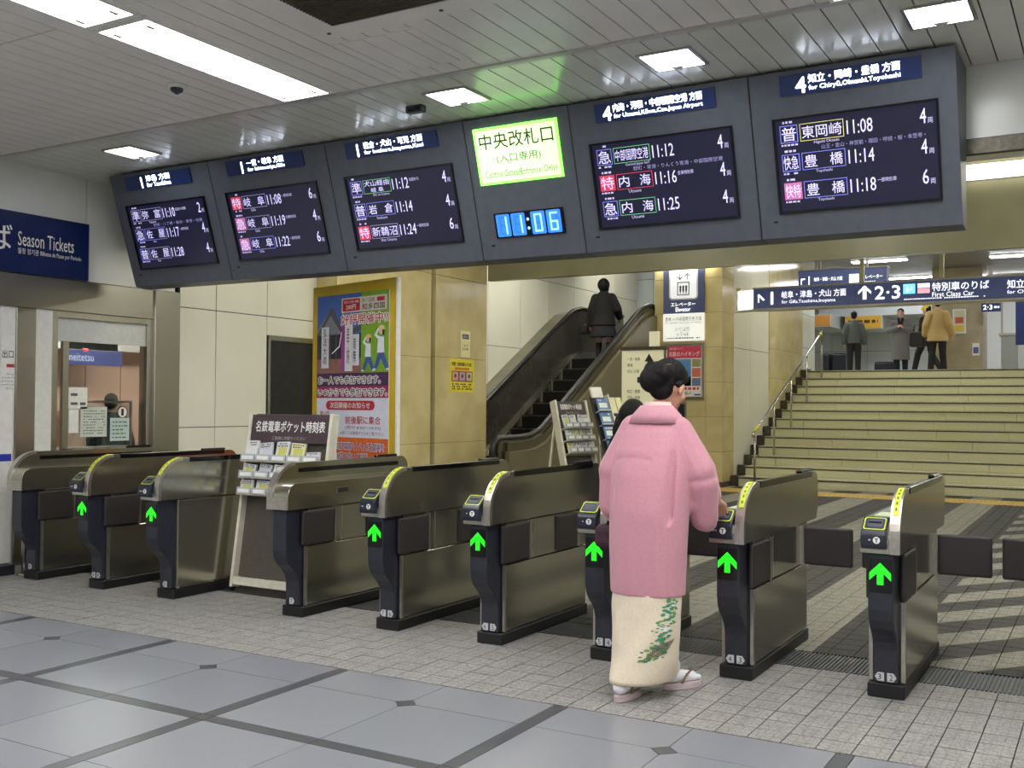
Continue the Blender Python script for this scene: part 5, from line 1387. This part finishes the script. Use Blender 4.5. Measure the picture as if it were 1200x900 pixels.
def head_shapes(hc, yaw, tilt, s=1.0):
    """skull, jaw, nose, lips, brow, ears; local face direction is +y before turning"""
    M = Matrix.Rotation(yaw, 3, 'Z') @ Matrix.Rotation(tilt, 3, 'X'); hc = Vector(hc)
    T = lambda x, y, z: hc + M @ Vector((x * s, y * s, z * s))
    S = [('e', T(0, -0.01, 0.02), (0.076 * s, 0.092 * s, 0.096 * s), M), ('e', T(0, 0.025, -0.04), (0.058 * s, 0.062 * s, 0.072 * s), M),
         ('c', T(0, 0.078, -0.085), T(0, 0.070, -0.095), 0.022 * s, 0.020 * s), ('c', T(0, 0.088, 0.012), T(0, 0.106, -0.028), 0.009 * s, 0.013 * s),
         ('c', T(-0.02, 0.088, -0.062), T(0.02, 0.088, -0.062), 0.008 * s, 0.008 * s), ('c', T(-0.036, 0.074, 0.026), T(0.036, 0.074, 0.026), 0.012 * s, 0.012 * s)]
    for q in (-1, 1):
        S += [('e', T(q * 0.080, -0.012, -0.008), (0.012 * s, 0.022 * s, 0.033 * s), M), ('e', T(q * 0.04, 0.058, -0.03), (0.025 * s, 0.025 * s, 0.025 * s), M)]
    return S, T, M

def face_parts(T, M, parent, s=1.0):
    b = B()
    for q in (-1, 1):
        bm = b.bm; n0 = len(bm.verts); b.mi(M_WHITE)
        ell_mesh(bm, T(q * 0.032, 0.077, 0.004), (0.013 * s, 0.009 * s, 0.008 * s), M)
    b.mats = [M_PAPER]; e = b.build('eyes', parent)
    b = B(); b.mi(BK)
    for q in (-1, 1): ell_mesh(b.bm, T(q * 0.032, 0.0835, 0.004), (0.006 * s, 0.0045 * s, 0.0065 * s), M)
    b.build('iris', e)
    b = B()
    for q in (-1, 1): b.tube([T(q * 0.018, 0.085, 0.028), T(q * 0.034, 0.084, 0.034), T(q * 0.050, 0.072, 0.028)], [0.003 * s, 0.004 * s, 0.0025 * s], M_HAIR, 6)
    b.each('eyebrow', parent)
    b = B().tube([T(-0.022, 0.091, -0.062), T(0, 0.098, -0.061), T(0.022, 0.091, -0.062)], [0.003 * s, 0.0055 * s, 0.003 * s], pm('lips', (186, 100, 96), rough=0.45), 8)
    b.build('lips', parent)

def hand_shapes(w_, d, nrm, s=1.0, curl=0.5, side=1):
    """palm, four unequal bent fingers and a thumb leaving the side of the palm; d = pointing direction, nrm = back of the hand"""
    w_ = Vector(w_); d = Vector(d).normalized(); nrm = Vector(nrm); nrm = (nrm - d * nrm.dot(d)).normalized(); x = d.cross(nrm) * side
    S = [('c', w_, w_ + d * 0.03 * s, 0.024 * s, 0.026 * s)]
    for k in range(4):
        S.append(('c', w_ + d * 0.02 * s + x * (k - 1.5) * 0.012 * s, w_ + d * 0.085 * s + x * (k - 1.5) * 0.019 * s, 0.014 * s, 0.012 * s))
    for k, L in enumerate((0.068, 0.078, 0.072, 0.055)):
        a = w_ + d * 0.085 * s + x * (k - 1.5) * 0.019 * s
        p = a; ang = 0.25 + curl * 0.4
        for seg, f in enumerate((0.45, 0.32, 0.23)):
            dd = d * math.cos(ang) - nrm * math.sin(ang); q = p + dd * L * f * s
            S.append(('c', p, q, (0.0092 - seg * 0.0007) * s, (0.0086 - seg * 0.0008) * s)); p = q; ang += curl
    a = w_ + d * 0.03 * s - x * 0.022 * s; b_ = a + (d * 0.6 - x * 0.65 - nrm * 0.25).normalized() * 0.035 * s; c_ = b_ + (d * 0.9 - x * 0.2 - nrm * 0.35).normalized() * 0.03 * s
    S += [('c', a, b_, 0.013 * s, 0.011 * s), ('c', b_, c_, 0.0105 * s, 0.0085 * s)]
    return S

def person(loc, rz, h, label, pose, wear, hair, name='person', group=None):
    """pose: joint positions in a 1.70 m frame, facing +y; wear: list of (part name, material, fn(J) -> shapes)"""
    t = empty(name, loc, rz); tag(t, label, 'person', group); s = h / 1.70
    J = dict(pelvis=(0, 0, 0.93), chest=(0, 0.015, 1.24), neck=(0, 0.0, 1.44), head=(0, 0.02, 1.575),
             shl=(-0.165, 0, 1.345), shr=(0.165, 0, 1.345), ell=(-0.235, -0.02, 1.10), elr=(0.235, -0.02, 1.10), wrl=(-0.25, 0.06, 0.86), wrr=(0.25, 0.06, 0.86),
             hil=(-0.09, 0, 0.90), hir=(0.09, 0, 0.90), knl=(-0.10, 0.02, 0.49), knr=(0.10, 0.02, 0.49), anl=(-0.10, -0.02, 0.085), anr=(0.10, -0.02, 0.085), yaw=0.0, tilt=0.0, curl=0.5)
    J.update(pose)
    for k, v in list(J.items()):
        if isinstance(v, tuple): J[k] = Vector(v) * s
    J['s'] = s
    HS, T, M = head_shapes(J['head'], J['yaw'], J['tilt'], s)
    S = list(HS)
    c = lambda a, b_, r1, r2: ('c', J[a] if isinstance(a, str) else a, J[b_] if isinstance(b_, str) else b_, r1 * s, r2 * s)
    S += [c('neck', J['head'] + M @ Vector((0, -0.015, -0.03)) * s, 0.055, 0.052), c('chest', 'neck', 0.11, 0.06), c('pelvis', 'chest', 0.125, 0.125), c('shl', 'shr', 0.05, 0.05)]
    for q in 'lr':
        S += [c('sh' + q, 'el' + q, 0.052, 0.041), c('el' + q, 'wr' + q, 0.040, 0.027), c('hi' + q, 'kn' + q, 0.085, 0.056), c('kn' + q, 'an' + q, 0.053, 0.036)]
        f = J.get('hand' + q) or (J['wr' + q] - J['el' + q]); f = Vector(f)
        nr = Vector(J['nrm' + q]) if 'nrm' + q in J else Vector((-1 if q == 'l' else 1, 0.2, 0.1))
        S += hand_shapes(J['wr' + q], f, nr, s, J['curl'], -1 if q == 'l' else 1)
        a = J['an' + q]; S.append(('c', a + Vector((0, -0.03, -0.035)) * s, a + Vector((0, 0.13, -0.05)) * s, 0.038 * s, 0.03 * s))
    body = blob('body', S, M_SKIN, t, 0.0075, 3)
    face_parts(T, M, t, s)
    for nm, mt, fn in wear(J, c, s): blob(nm, fn, mt, t, 0.010 * max(1, s), 6)
    b = B()
    blob('hair', hair(T, M, s), M_HAIR, t, 0.008, 3)
    return t, J, T, M

def short_hair(T, M, s):
    return [('e', T(0, -0.022, 0.045), (0.084 * s, 0.094 * s, 0.082 * s), M), ('e', T(0, -0.055, 0.0), (0.072 * s, 0.06 * s, 0.085 * s), M)]
def bob_hair(T, M, s):
    return [('e', T(0, -0.022, 0.035), (0.092 * s, 0.10 * s, 0.095 * s), M), ('e', T(0, -0.05, -0.05), (0.088 * s, 0.065 * s, 0.10 * s), M), ('e', T(-0.06, 0.0, -0.05), (0.035 * s, 0.05 * s, 0.085 * s), M), ('e', T(0.06, 0.0, -0.05), (0.035 * s, 0.05 * s, 0.085 * s), M)]

def cloth(name, c, c2=None, rough=0.85, sc=260, bump=0.15):
    return pm(name, c, c2, sc, rough, bump=bump)
C_BLACK = cloth('black_wool', (19, 18, 21), (14, 13, 16)); C_NAVY = cloth('navy_wool', (32, 34, 46), (25, 27, 38))
C_GREEN = cloth('grey_green_jacket', (92, 96, 88), (80, 84, 77)); C_GREY = cloth('grey_tweed', (126, 124, 120), (104, 102, 100)); C_TAN = cloth('tan_coat', (190, 162, 106), (176, 148, 94))
C_TROU = cloth('dark_trousers', (40, 38, 38), (32, 30, 30)); C_SHOE = pm('black_shoe', (20, 18, 18), rough=0.3); C_SOCK = cloth('dark_knee_sock', (30, 30, 38)); C_BAG = pm('black_bag_leather', (24, 23, 25), rough=0.4)

def trousers(J, c, s, r=0.0):
    S = [('e', J['pelvis'] + Vector((0, 0, 0.0)), (0.165 * s, 0.125 * s, 0.13 * s), None)]
    for q in 'lr': S += [c('hi' + q, 'kn' + q, 0.105, 0.078), c('kn' + q, J['an' + q] + Vector((0, 0, 0.0)), 0.078, 0.066)]
    return S
def shoes(J, s):
    return [[('c', J['an' + q] + Vector((0, -0.035, -0.045)) * s, J['an' + q] + Vector((0, 0.15, -0.052)) * s, 0.042 * s, 0.034 * s)] for q in 'lr']
def jacket(J, c, s, low=0.85, flare=0.0, sleeve=0.0):
    S = [('l', [(0, 0, low * s, (0.17 + flare) * s, (0.135 + flare) * s), (0, 0.0, 1.0 * s, (0.165 + flare * 0.6) * s, 0.135 * s), (0, 0.01, 1.2 * s, 0.175 * s, 0.13 * s), (0, 0.01, 1.34 * s, 0.18 * s, 0.11 * s), (0, 0.005, 1.40 * s, 0.14 * s, 0.09 * s), (0, 0.0, 1.435 * s, 0.09 * s, 0.075 * s), (0, 0.0, 1.46 * s, 0.075 * s, 0.07 * s)])]
    for q in 'lr': S += [c(J['sh' + q] + Vector(((0.008 if q == 'l' else -0.008), 0, -0.006 - 0.7 * sleeve)) * s, 'el' + q, 0.074 + sleeve, 0.064 + sleeve), c('el' + q, J['wr' + q] - (J['wr' + q] - J['el' + q]) * 0.06, 0.062 + sleeve, 0.048 + sleeve)]
    return S

# schoolgirl on the escalator, seen from behind
ZS = 0.2082 * 10 + 0.003
GX, GYY = -7.90, 13.35 + 0.368 * 9 + 0.21
t, J, T, M = person((GX, GYY, ZS), R(4), 1.62, 'girl in a black blazer and skirt riding up the escalator, seen from behind',
    dict(elr=(0.26, 0.03, 1.12), wrr=(0.24, 0.20, 0.98), wrl=(-0.27, 0.02, 0.84)),
    lambda J, c, s: [('blazer', C_BLACK, jacket(J, c, s, 0.80, 0.065, 0.022)), ('skirt', C_NAVY, [('l', [(0, 0, 0.59 * s, 0.275 * s, 0.23 * s), (0, 0, 0.75 * s, 0.225 * s, 0.185 * s), (0, 0, 0.98 * s, 0.15 * s, 0.12 * s)])]),
                     ('sock', C_SOCK, [c('knl', 'anl', 0.058, 0.045)]), ('sock', C_SOCK, [c('knr', 'anr', 0.058, 0.045)]), ('shoe', C_SHOE, shoes(J, s)[0]), ('shoe', C_SHOE, shoes(J, s)[1])],
    lambda T, M, s: bob_hair(T, M, s) + [('e', T(0, -0.035, 0.0), (0.118 * s, 0.11 * s, 0.125 * s), M)])
e = empty('school_bag', (GX - 0.34, GYY, ZS + 0.62)); tag(e, 'dark bag hanging at the left side of the girl on the escalator', 'bag')
B().box((-0.07, -0.14, 0), (0.07, 0.16, 0.2), C_BAG, 0.04, None, 3).build('bag_body', e); B().tube([(0, -0.07, 0.19), (0.03, -0.05, 0.30), (0.03, 0.05, 0.30), (0, 0.07, 0.19)], 0.009, C_BAG, 8).build('handle', e)

# person with black hair and coat just beyond the gates
t, J, T, M = person((-3.04, 7.0, 0), R(-18), 1.47, 'person with loose black hair and black coat beyond the gates, behind the kimono woman',
    dict(knl=(-0.10, 0.14, 0.49), anl=(-0.10, 0.10, 0.12), knr=(0.10, 0.0, 0.48), anr=(0.10, -0.16, 0.11), wrr=(0.26, 0.12, 0.90), wrl=(-0.27, 0.05, 0.86), tilt=R(-10)),
    lambda J, c, s: [('coat', C_BLACK, jacket(J, c, s, 0.62, 0.03, 0.01)), ('trousers', C_TROU, trousers(J, c, s)), ('shoe', C_SHOE, shoes(J, s)[0]), ('shoe', C_SHOE, shoes(J, s)[1])],
    lambda T, M, s: bob_hair(T, M, s) + [('e', T(0.0, -0.04, -0.02), (0.118 * s, 0.10 * s, 0.13 * s), M), ('e', T(-0.03, -0.07, -0.15), (0.12 * s, 0.07 * s, 0.12 * s), M), ('c', T(-0.11, -0.06, -0.05), T(-0.14, -0.07, -0.14), 0.03, 0.015)])

# people on the upper concourse
ZC2 = 2.22
t, J, T, M = person((-5.75, 27.3, ZC2), R(8), 1.66, 'man in a grey-green jacket standing with his back turned at the top of the stairs', dict(wrl=(-0.26, 0.08, 0.88), wrr=(0.26, 0.05, 0.86)),
    lambda J, c, s: [('jacket', C_GREEN, jacket(J, c, s, 0.86, 0.02, 0.02)), ('trousers', C_TROU, trousers(J, c, s)), ('shoe', C_SHOE, shoes(J, s)[0]), ('shoe', C_SHOE, shoes(J, s)[1])], short_hair)
t, J, T, M = person((-4.60, 27.2, ZC2), R(188), 1.68, 'man in a long grey tweed coat facing the camera with both hands at his chest', dict(ell=(-0.27, 0.02, 1.14), elr=(0.27, 0.02, 1.14), wrl=(-0.08, 0.20, 1.17), wrr=(0.08, 0.20, 1.19), curl=0.8, handl=(0.5, 0.3, 0.5), handr=(-0.5, 0.3, 0.5)),
    lambda J, c, s: [('coat', C_GREY, jacket(J, c, s, 0.40, 0.05, 0.016)), ('trousers', C_NAVY, trousers(J, c, s)), ('scarf', C_BLACK, [('c', Vector((-0.05, 0.09, 1.43)) * s, Vector((-0.01, 0.14, 1.22)) * s, 0.03, 0.03), ('c', Vector((0.05, 0.09, 1.43)) * s, Vector((0.02, 0.14, 1.22)) * s, 0.03, 0.03)]), ('shoe', C_SHOE, shoes(J, s)[0]), ('shoe', C_SHOE, shoes(J, s)[1])], short_hair)
t, J, T, M = person((-3.52, 25.6, ZC2), R(6), 1.74, 'man in a tan coat with his back turned, his head behind the hanging platform sign', dict(knl=(-0.12, 0.04, 0.49), anl=(-0.15, 0.0, 0.085), anr=(0.13, 0.0, 0.085), wrr=(0.30, 0.04, 0.88), wrl=(-0.27, 0.10, 0.88)),
    lambda J, c, s: [('coat', C_TAN, jacket(J, c, s, 0.72, 0.06, 0.03)), ('trousers', C_TROU, trousers(J, c, s)), ('shoe', C_SHOE, shoes(J, s)[0]), ('shoe', C_SHOE, shoes(J, s)[1])], short_hair)
t, J, T, M = person((-3.86, 26.4, ZC2), R(60), 1.66, 'person in black striding between the tweed coat and the tan coat, yellow cap on', dict(knl=(-0.1, 0.2, 0.50), anl=(-0.1, 0.30, 0.12), knr=(0.1, -0.05, 0.48), anr=(0.1, -0.30, 0.14), wrr=(0.24, 0.0, 0.86)),
    lambda J, c, s: [('coat', C_BLACK, jacket(J, c, s, 0.70, 0.02, 0.01)), ('trousers', C_TROU, trousers(J, c, s)), ('cap', pm('yellow_cap', (236, 206, 30), rough=0.7), [('e', J['head'] + Vector((0, 0.0, 0.06)) * s, (0.098 * s, 0.11 * s, 0.075 * s), None), ('c', J['head'] + Vector((0, 0.09, 0.035)) * s, J['head'] + Vector((0, 0.15, 0.03)) * s, 0.03, 0.02)]), ('shoe', C_SHOE, shoes(J, s)[0]), ('shoe', C_SHOE, shoes(J, s)[1])], short_hair)
e = empty('shoulder_bag', (-3.98, 25.7, ZC2 + 0.62)); tag(e, 'black bag carried beside the tan coat on the concourse', 'bag')
B().box((-0.17, -0.07, 0), (0.17, 0.07, 0.36), C_BAG, 0.05, None, 3).build('bag_body', e); B().tube([(-0.09, 0, 0.35), (-0.05, 0, 0.52), (0.05, 0, 0.52), (0.09, 0, 0.35)], 0.012, C_BAG, 8).build('handle', e)
t, J, T, M = person((-9.95, 8.0, 0), R(40), 1.53, 'office clerk whose dark head shows behind the ticket office window', dict(),
    lambda J, c, s: [('jacket', C_NAVY, jacket(J, c, s, 0.85, 0.0, 0.0)), ('trousers', C_TROU, trousers(J, c, s)), ('shoe', C_SHOE, shoes(J, s)[0]), ('shoe', C_SHOE, shoes(J, s)[1])], short_hair)

# ---- the woman in the pink kimono coat
K = empty('kimono_woman', (-2.0, 4.80, 0)); tag(K, 'woman in a pink kimono coat and cream kimono stepping up to a gate', 'person')
V3 = Vector
def fabric(name, c, c2, folds):
    mt = pm(name, c, c2, 90, 0.8)
    nt = mt.node_tree; n = nt.nodes; l = nt.links; b_ = n['Principled BSDF']
    b_.inputs['Sheen Weight'].default_value = 0.25
    tc = n.new('ShaderNodeTexCoord'); mp = n.new('ShaderNodeMapping'); mp.inputs['Scale'].default_value = folds
    no = n.new('ShaderNodeTexNoise'); no.inputs['Scale'].default_value = 5.0; no.inputs['Detail'].default_value = 1.5
    bp = n.new('ShaderNodeBump'); bp.inputs['Strength'].default_value = 0.55; bp.inputs['Distance'].default_value = 0.02
    l.new(tc.outputs['Object'], mp.inputs[0]); l.new(mp.outputs[0], no.inputs['Vector']); l.new(no.outputs[0], bp.inputs['Height']); l.new(bp.outputs[0], b_.inputs['Normal'])
    return mt
C_PINK = fabric('pink_kimono_wool', (200, 142, 155), (194, 135, 148), (1.6, 1.6, 0.7)); C_PINKC = fabric('pink_collar_wool', (203, 146, 159), (197, 139, 152), (1, 1, 1))
C_CREAM = fabric('cream_kimono_silk', (226, 213, 190), (219, 204, 180), (1.2, 1.2, 1.4))
hc = (0.045, 0.16, 1.515); yaw_, tilt_ = R(-10), R(-20)
HS, T, M = head_shapes(hc, yaw_, tilt_, 1.0)
wr = V3((0.262, 0.235, 0.955)); wl = V3((-0.262, 0.17, 0.865))
S = list(HS) + [('c', V3((0.005, 0.11, 1.36)), V3(hc) + M @ V3((0, -0.02, -0.03)), 0.052, 0.05), ('c', V3((0, 0.03, 0.92)), V3((0, 0.08, 1.24)), 0.12, 0.12), ('c', V3((-0.13, 0.09, 1.30)), V3((0.14, 0.09, 1.30)), 0.05, 0.05),
     ('c', V3((0, 0.08, 1.24)), V3((0.0, 0.1, 1.36)), 0.11, 0.055),
     ('c', V3((0.14, 0.09, 1.30)), V3((0.245, 0.10, 1.07)), 0.045, 0.038), ('c', V3((0.245, 0.10, 1.07)), wr, 0.037, 0.025), ('c', V3((-0.13, 0.09, 1.30)), V3((-0.195, 0.07, 1.06)), 0.045, 0.038), ('c', V3((-0.195, 0.07, 1.06)), wl, 0.037, 0.025),
     ('c', V3((-0.08, 0.02, 0.88)), V3((-0.075, -0.02, 0.47)), 0.08, 0.055), ('c', V3((-0.075, -0.02, 0.47)), V3((-0.075, -0.16, 0.11)), 0.052, 0.038), ('c', V3((0.08, 0.03, 0.88)), V3((0.06, 0.05, 0.47)), 0.08, 0.055), ('c', V3((0.06, 0.05, 0.47)), V3((0.06, 0.12, 0.10)), 0.050, 0.034)]
S += hand_shapes(wr, (0.02, 0.95, -0.45), (0, 0.4, 0.9), 0.95, 0.22, 1) + hand_shapes(wl, (0.1, 0.6, -0.7), (-0.8, 0.3, 0.1), 0.95, 1.0, -1)
blob('body', S, M_SKIN, K, 0.006, 3)
face_parts(T, M, K)
hair_s = [('e', T(0, -0.024, 0.058), (0.090, 0.096, 0.088), M), ('e', T(0, -0.068, -0.035), (0.064, 0.048, 0.055), M), ('e', T(-0.035, -0.10, 0.01), (0.078, 0.06, 0.075), M), ('e', T(0, 0.03, 0.085), (0.07, 0.06, 0.045), M), ('e', T(0, -0.075, 0.0), (0.070, 0.050, 0.065), M), ('e', T(-0.012, -0.105, 0.035), (0.072, 0.055, 0.066), M), ('e', T(0.03, -0.12, 0.03), (0.04, 0.042, 0.045), M),
          ('e', T(-0.05, -0.11, 0.05), (0.04, 0.045, 0.05), M), ('e', T(0.0, -0.12, 0.0), (0.055, 0.035, 0.04), M), ('c', T(-0.072, 0.02, 0.05), T(-0.076, -0.03, -0.01), 0.022, 0.018), ('c', T(0.072, 0.02, 0.05), T(0.074, -0.035, 0.0), 0.022, 0.016)]
hr_ = blob('hair', hair_s, M_HAIR, K, 0.006, 2)
b = B().tube([T(-0.06, -0.135, 0.06), T(0.07, -0.13, 0.075)], [0.004, 0.002], pm('hair_pin', (120, 90, 50), rough=0.3), 8); b.build('hair_pin', hr_)
coat = [('l', [(0, -0.005, 0.50, 0.188, 0.150), (0, -0.005, 0.56, 0.190, 0.152), (0, 0, 0.72, 0.197, 0.158), (0, 0.01, 0.90, 0.203, 0.160), (0, 0.035, 1.08, 0.205, 0.152), (0, 0.06, 1.20, 0.198, 0.138), (0, 0.08, 1.29, 0.172, 0.118), (0, 0.095, 1.355, 0.125, 0.095), (0.005, 0.105, 1.40, 0.080, 0.078)]),
        ('c', V3((-0.115, 0.09, 1.305)), V3((-0.208, 0.07, 1.09)), 0.074, 0.090), ('c', V3((-0.208, 0.07, 1.09)), V3((-0.248, 0.14, 0.92)), 0.090, 0.066), ('c', V3((-0.212, 0.08, 1.0)), V3((-0.222, 0.10, 0.88)), 0.082, 0.064), ('c', V3((-0.208, 0.07, 1.1)), V3((-0.218, 0.07, 0.92)), 0.082, 0.078),
        ('c', V3((0.12, 0.09, 1.30)), V3((0.225, 0.09, 1.10)), 0.074, 0.090), ('c', V3((0.225, 0.09, 1.10)), V3((0.255, 0.175, 0.975)), 0.090, 0.060), ('c', V3((0.235, 0.10, 1.04)), V3((0.235, 0.15, 0.87)), 0.088, 0.070), ('c', V3((0.21, 0.10, 0.95)), V3((0.24, 0.17, 0.85)), 0.06, 0.055)]
def coat_post(p):
    # shallow yoke tuck across the back, gentle vertical folds below it
    if p.y < 0.06 and -0.16 < p.x < 0.05: p.y += 0.004 * math.exp(-((p.z - 1.165 - 1.2 * (p.x + 0.05) ** 2 * -1) / 0.014) ** 2)
    f = max(0.0, min(1.0, (1.15 - p.z) / 0.5)); a = math.atan2(p.y, p.x)
    k = 1 + 0.010 * f * math.sin(a * 7 + p.z * 2) + 0.006 * f * math.sin(a * 13 + 1)
    if abs(p.x) < 0.19: p.x *= k; p.y *= k
    # inset between sleeve and back
    g = math.exp(-((p.x - 0.145) / 0.014) ** 2) * (1 if p.y < 0.05 else 0) * max(0, min(1, (1.22 - p.z) / 0.1)) * max(0, min(1, (p.z - 0.84) / 0.06))
    g2 = math.exp(-((p.x + 0.135) / 0.012) ** 2) * (1 if p.y < 0.05 else 0) * max(0, min(1, (1.16 - p.z) / 0.1)) * max(0, min(1, (p.z - 0.84) / 0.06))
    p.y += 0.030 * g + 0.006 * g2
    return p
ct = blob('kimono_coat', coat, C_PINK, K, 0.0065, 6, coat_post)
# shawl collar standing off the nape, pale under-collar inside it
def band(name, pts_lo, pts_hi, th, mt, parent):
    b = B(); rings = []
    for lo, hi in zip(pts_lo, pts_hi):
        lo, hi = V3(lo), V3(hi); n_ = V3((lo.x, lo.y - 0.105, 0)); n_ = n_.normalized() if n_.length > 1e-4 else V3((0, -1, 0))
        rings.append([lo, lo + n_ * th, (lo + hi) / 2 + n_ * th * 1.6, hi + n_ * th, hi])
    b.loft(rings, mt, True); return b.build(name, parent)
lo, hi, lo2, hi2 = [], [], [], []
for k in range(25):
    a = R(-240 + 300 * k / 24); ca, sa = math.cos(a), math.sin(a)
    front = max(0.0, sa)
    lo.append((0.005 + 0.150 * ca * (1 - 0.5 * front), 0.105 + 0.122 * sa, 1.335 - 0.12 * front)); hi.append((0.005 + 0.076 * ca * (1 - 0.3 * front), 0.105 + 0.080 * sa, 1.425 - 0.13 * front))
    lo2.append((0.006 + 0.071 * ca * (1 - 0.3 * front), 0.107 + 0.073 * sa, 1.39 - 0.12 * front)); hi2.append((0.008 + 0.062 * ca * (1 - 0.3 * front), 0.11 + 0.064 * sa, 1.443 - 0.13 * front))
band('collar', lo, hi, 0.008, C_PINKC, ct); band('under_collar', lo2, hi2, 0.006, pm('pale_under_collar', (236, 206, 204), rough=0.8), K)
# lower kimono
def kim_ring(z):
    ks = [(0.60, 0.0, -0.005, 0.172, 0.138, 0.0), (0.45, 0.0, -0.01, 0.176, 0.145, 0.0), (0.32, 0.0, -0.02, 0.170, 0.152, 5.0), (0.20, -0.003, -0.012, 0.156, 0.182, 12.0), (0.12, -0.010, -0.018, 0.144, 0.200, 16.0), (0.085, -0.013, -0.025, 0.132, 0.202, 16.0)]
    for a, b_ in zip(ks, ks[1:]):
        if z >= b_[0]:
            f = (z - b_[0]) / (a[0] - b_[0]); return [b_[i] + (a[i] - b_[i]) * f for i in range(6)]
    return list(ks[-1])
def kim_pt(th, z, off=0.0):
    _, cx, cy, rx, ry, tw = kim_ring(z)
    fold = 1 + 0.020 * math.sin(3 * th + z * 9) * min(1, (0.62 - z) * 3) + 0.012 * math.sin(5 * th - z * 22)
    x = (rx * fold + off) * math.cos(th); y = (ry * fold + off) * math.sin(th); q = R(-tw)
    return V3((cx + x * math.cos(q) - y * math.sin(q), cy + x * math.sin(q) + y * math.cos(q), z))
b = B(); b.loft([[kim_pt(2 * math.pi * j / 72, 0.60 - 0.0172 * k) for j in range(72)] for k in range(31)][::-1], C_CREAM)
km = b.build('kimono', K)
b = B(); PG, PG2, PK = ink((64, 140, 104)), ink((128, 160, 86)), ink((120, 104, 96))
rnd = random.Random(5)
def tuft(th, z, r, mt, el=0.45):
    n_ = 9; b._add([tuple(kim_pt(th + r * math.cos(2 * math.pi * k / n_) / 0.16, z + el * r * math.sin(2 * math.pi * k / n_), 0.0016 + rnd.random() * 0.0012)) for k in range(n_)], [tuple(range(n_))], mt)
TH0 = R(-38)
for k in range(120):
    q = k / 120; z = 0.50 - 0.30 * q; lev = round(q * 9) / 9
    dth = rnd.uniform(-1, 1) * (0.10 + 0.26 * abs(math.sin(q * 9 * math.pi)) * (0.5 + q))
    tuft(TH0 + dth + 0.16 - 0.30 * q, z, rnd.uniform(0.007, 0.015), PG if rnd.random() < 0.7 else (PG2 if rnd.random() < 0.6 else M_PAPER), 0.42)
for k in range(14):
    a = TH0 - 0.30 + 0.042 * k; z0 = 0.215
    for m_ in range(7): tuft(a + 0.035 * m_, z0 + 0.010 * m_ + 0.002 * k, 0.0032, PK, 1.6)
for k in range(12): tuft(TH0 - 0.45 + 0.07 * k, 0.20 + 0.006 * k, 0.008, PG2, 0.35)
tag(b.build('pine_branch_print', km), kind='stuff')
# feet: white split-toe socks on lilac sandals
M_TABI = cloth('white_tabi', (236, 234, 240), (228, 226, 234)); M_ZORI = pm('lilac_sandal', (196, 178, 182), rough=0.5); M_STRAP = pm('dark_gold_strap', (70, 60, 66), (150, 130, 80), 60, 0.5)
for (x, y, a) in ((-0.058, -0.11, R(-6)), (0.105, 0.205, R(-32))):
    f_ = empty('foot', (x, y, 0), a, 0, K)
    b = B(); pts = []
    for k in range(24):
        q = 2 * math.pi * k / 24; pts.append((0.042 * math.cos(q) * (1 + 0.12 * math.sin(q)), 0.118 * math.sin(q)))
    b.prism(pts, 'z', 0.0, 0.034, M_ZORI, 0.004); z_ = b.build('sandal', f_)
    blob('split_toe_sock', [('c', V3((0, -0.075, 0.068)), V3((0.0, 0.055, 0.056)), 0.036, 0.026), ('c', V3((0.012, 0.05, 0.052)), V3((0.016, 0.088, 0.049)), 0.020, 0.014), ('c', V3((-0.016, 0.05, 0.052)), V3((-0.018, 0.082, 0.049)), 0.018, 0.012), ('c', V3((0, -0.065, 0.085)), V3((0, -0.055, 0.125)), 0.034, 0.032)], M_TABI, f_, 0.005, 3)
    B().tube([(-0.040, -0.035, 0.034), (-0.034, 0.0, 0.075), (0.0, 0.06, 0.088), (0.034, 0.0, 0.075), (0.040, -0.035, 0.034)], 0.006, M_STRAP, 8).build('strap', z_)
# bag in her left hand
e = empty('hand_bag', (-2.285, 4.99, 0.705)); tag(e, 'dark plum cloth handbag held at the left side of the kimono woman', 'bag')
B().box((-0.055, -0.11, -0.02), (0.055, 0.10, 0.10), pm('plum_cloth', (70, 34, 52), (54, 26, 42), 60, 0.7), 0.03, None, 3).build('bag_body', e); B().tube([(0, -0.06, 0.09), (0, -0.03, 0.135), (0, 0.03, 0.135), (0, 0.06, 0.09)], 0.007, C_BAG, 8).build('handle', e)
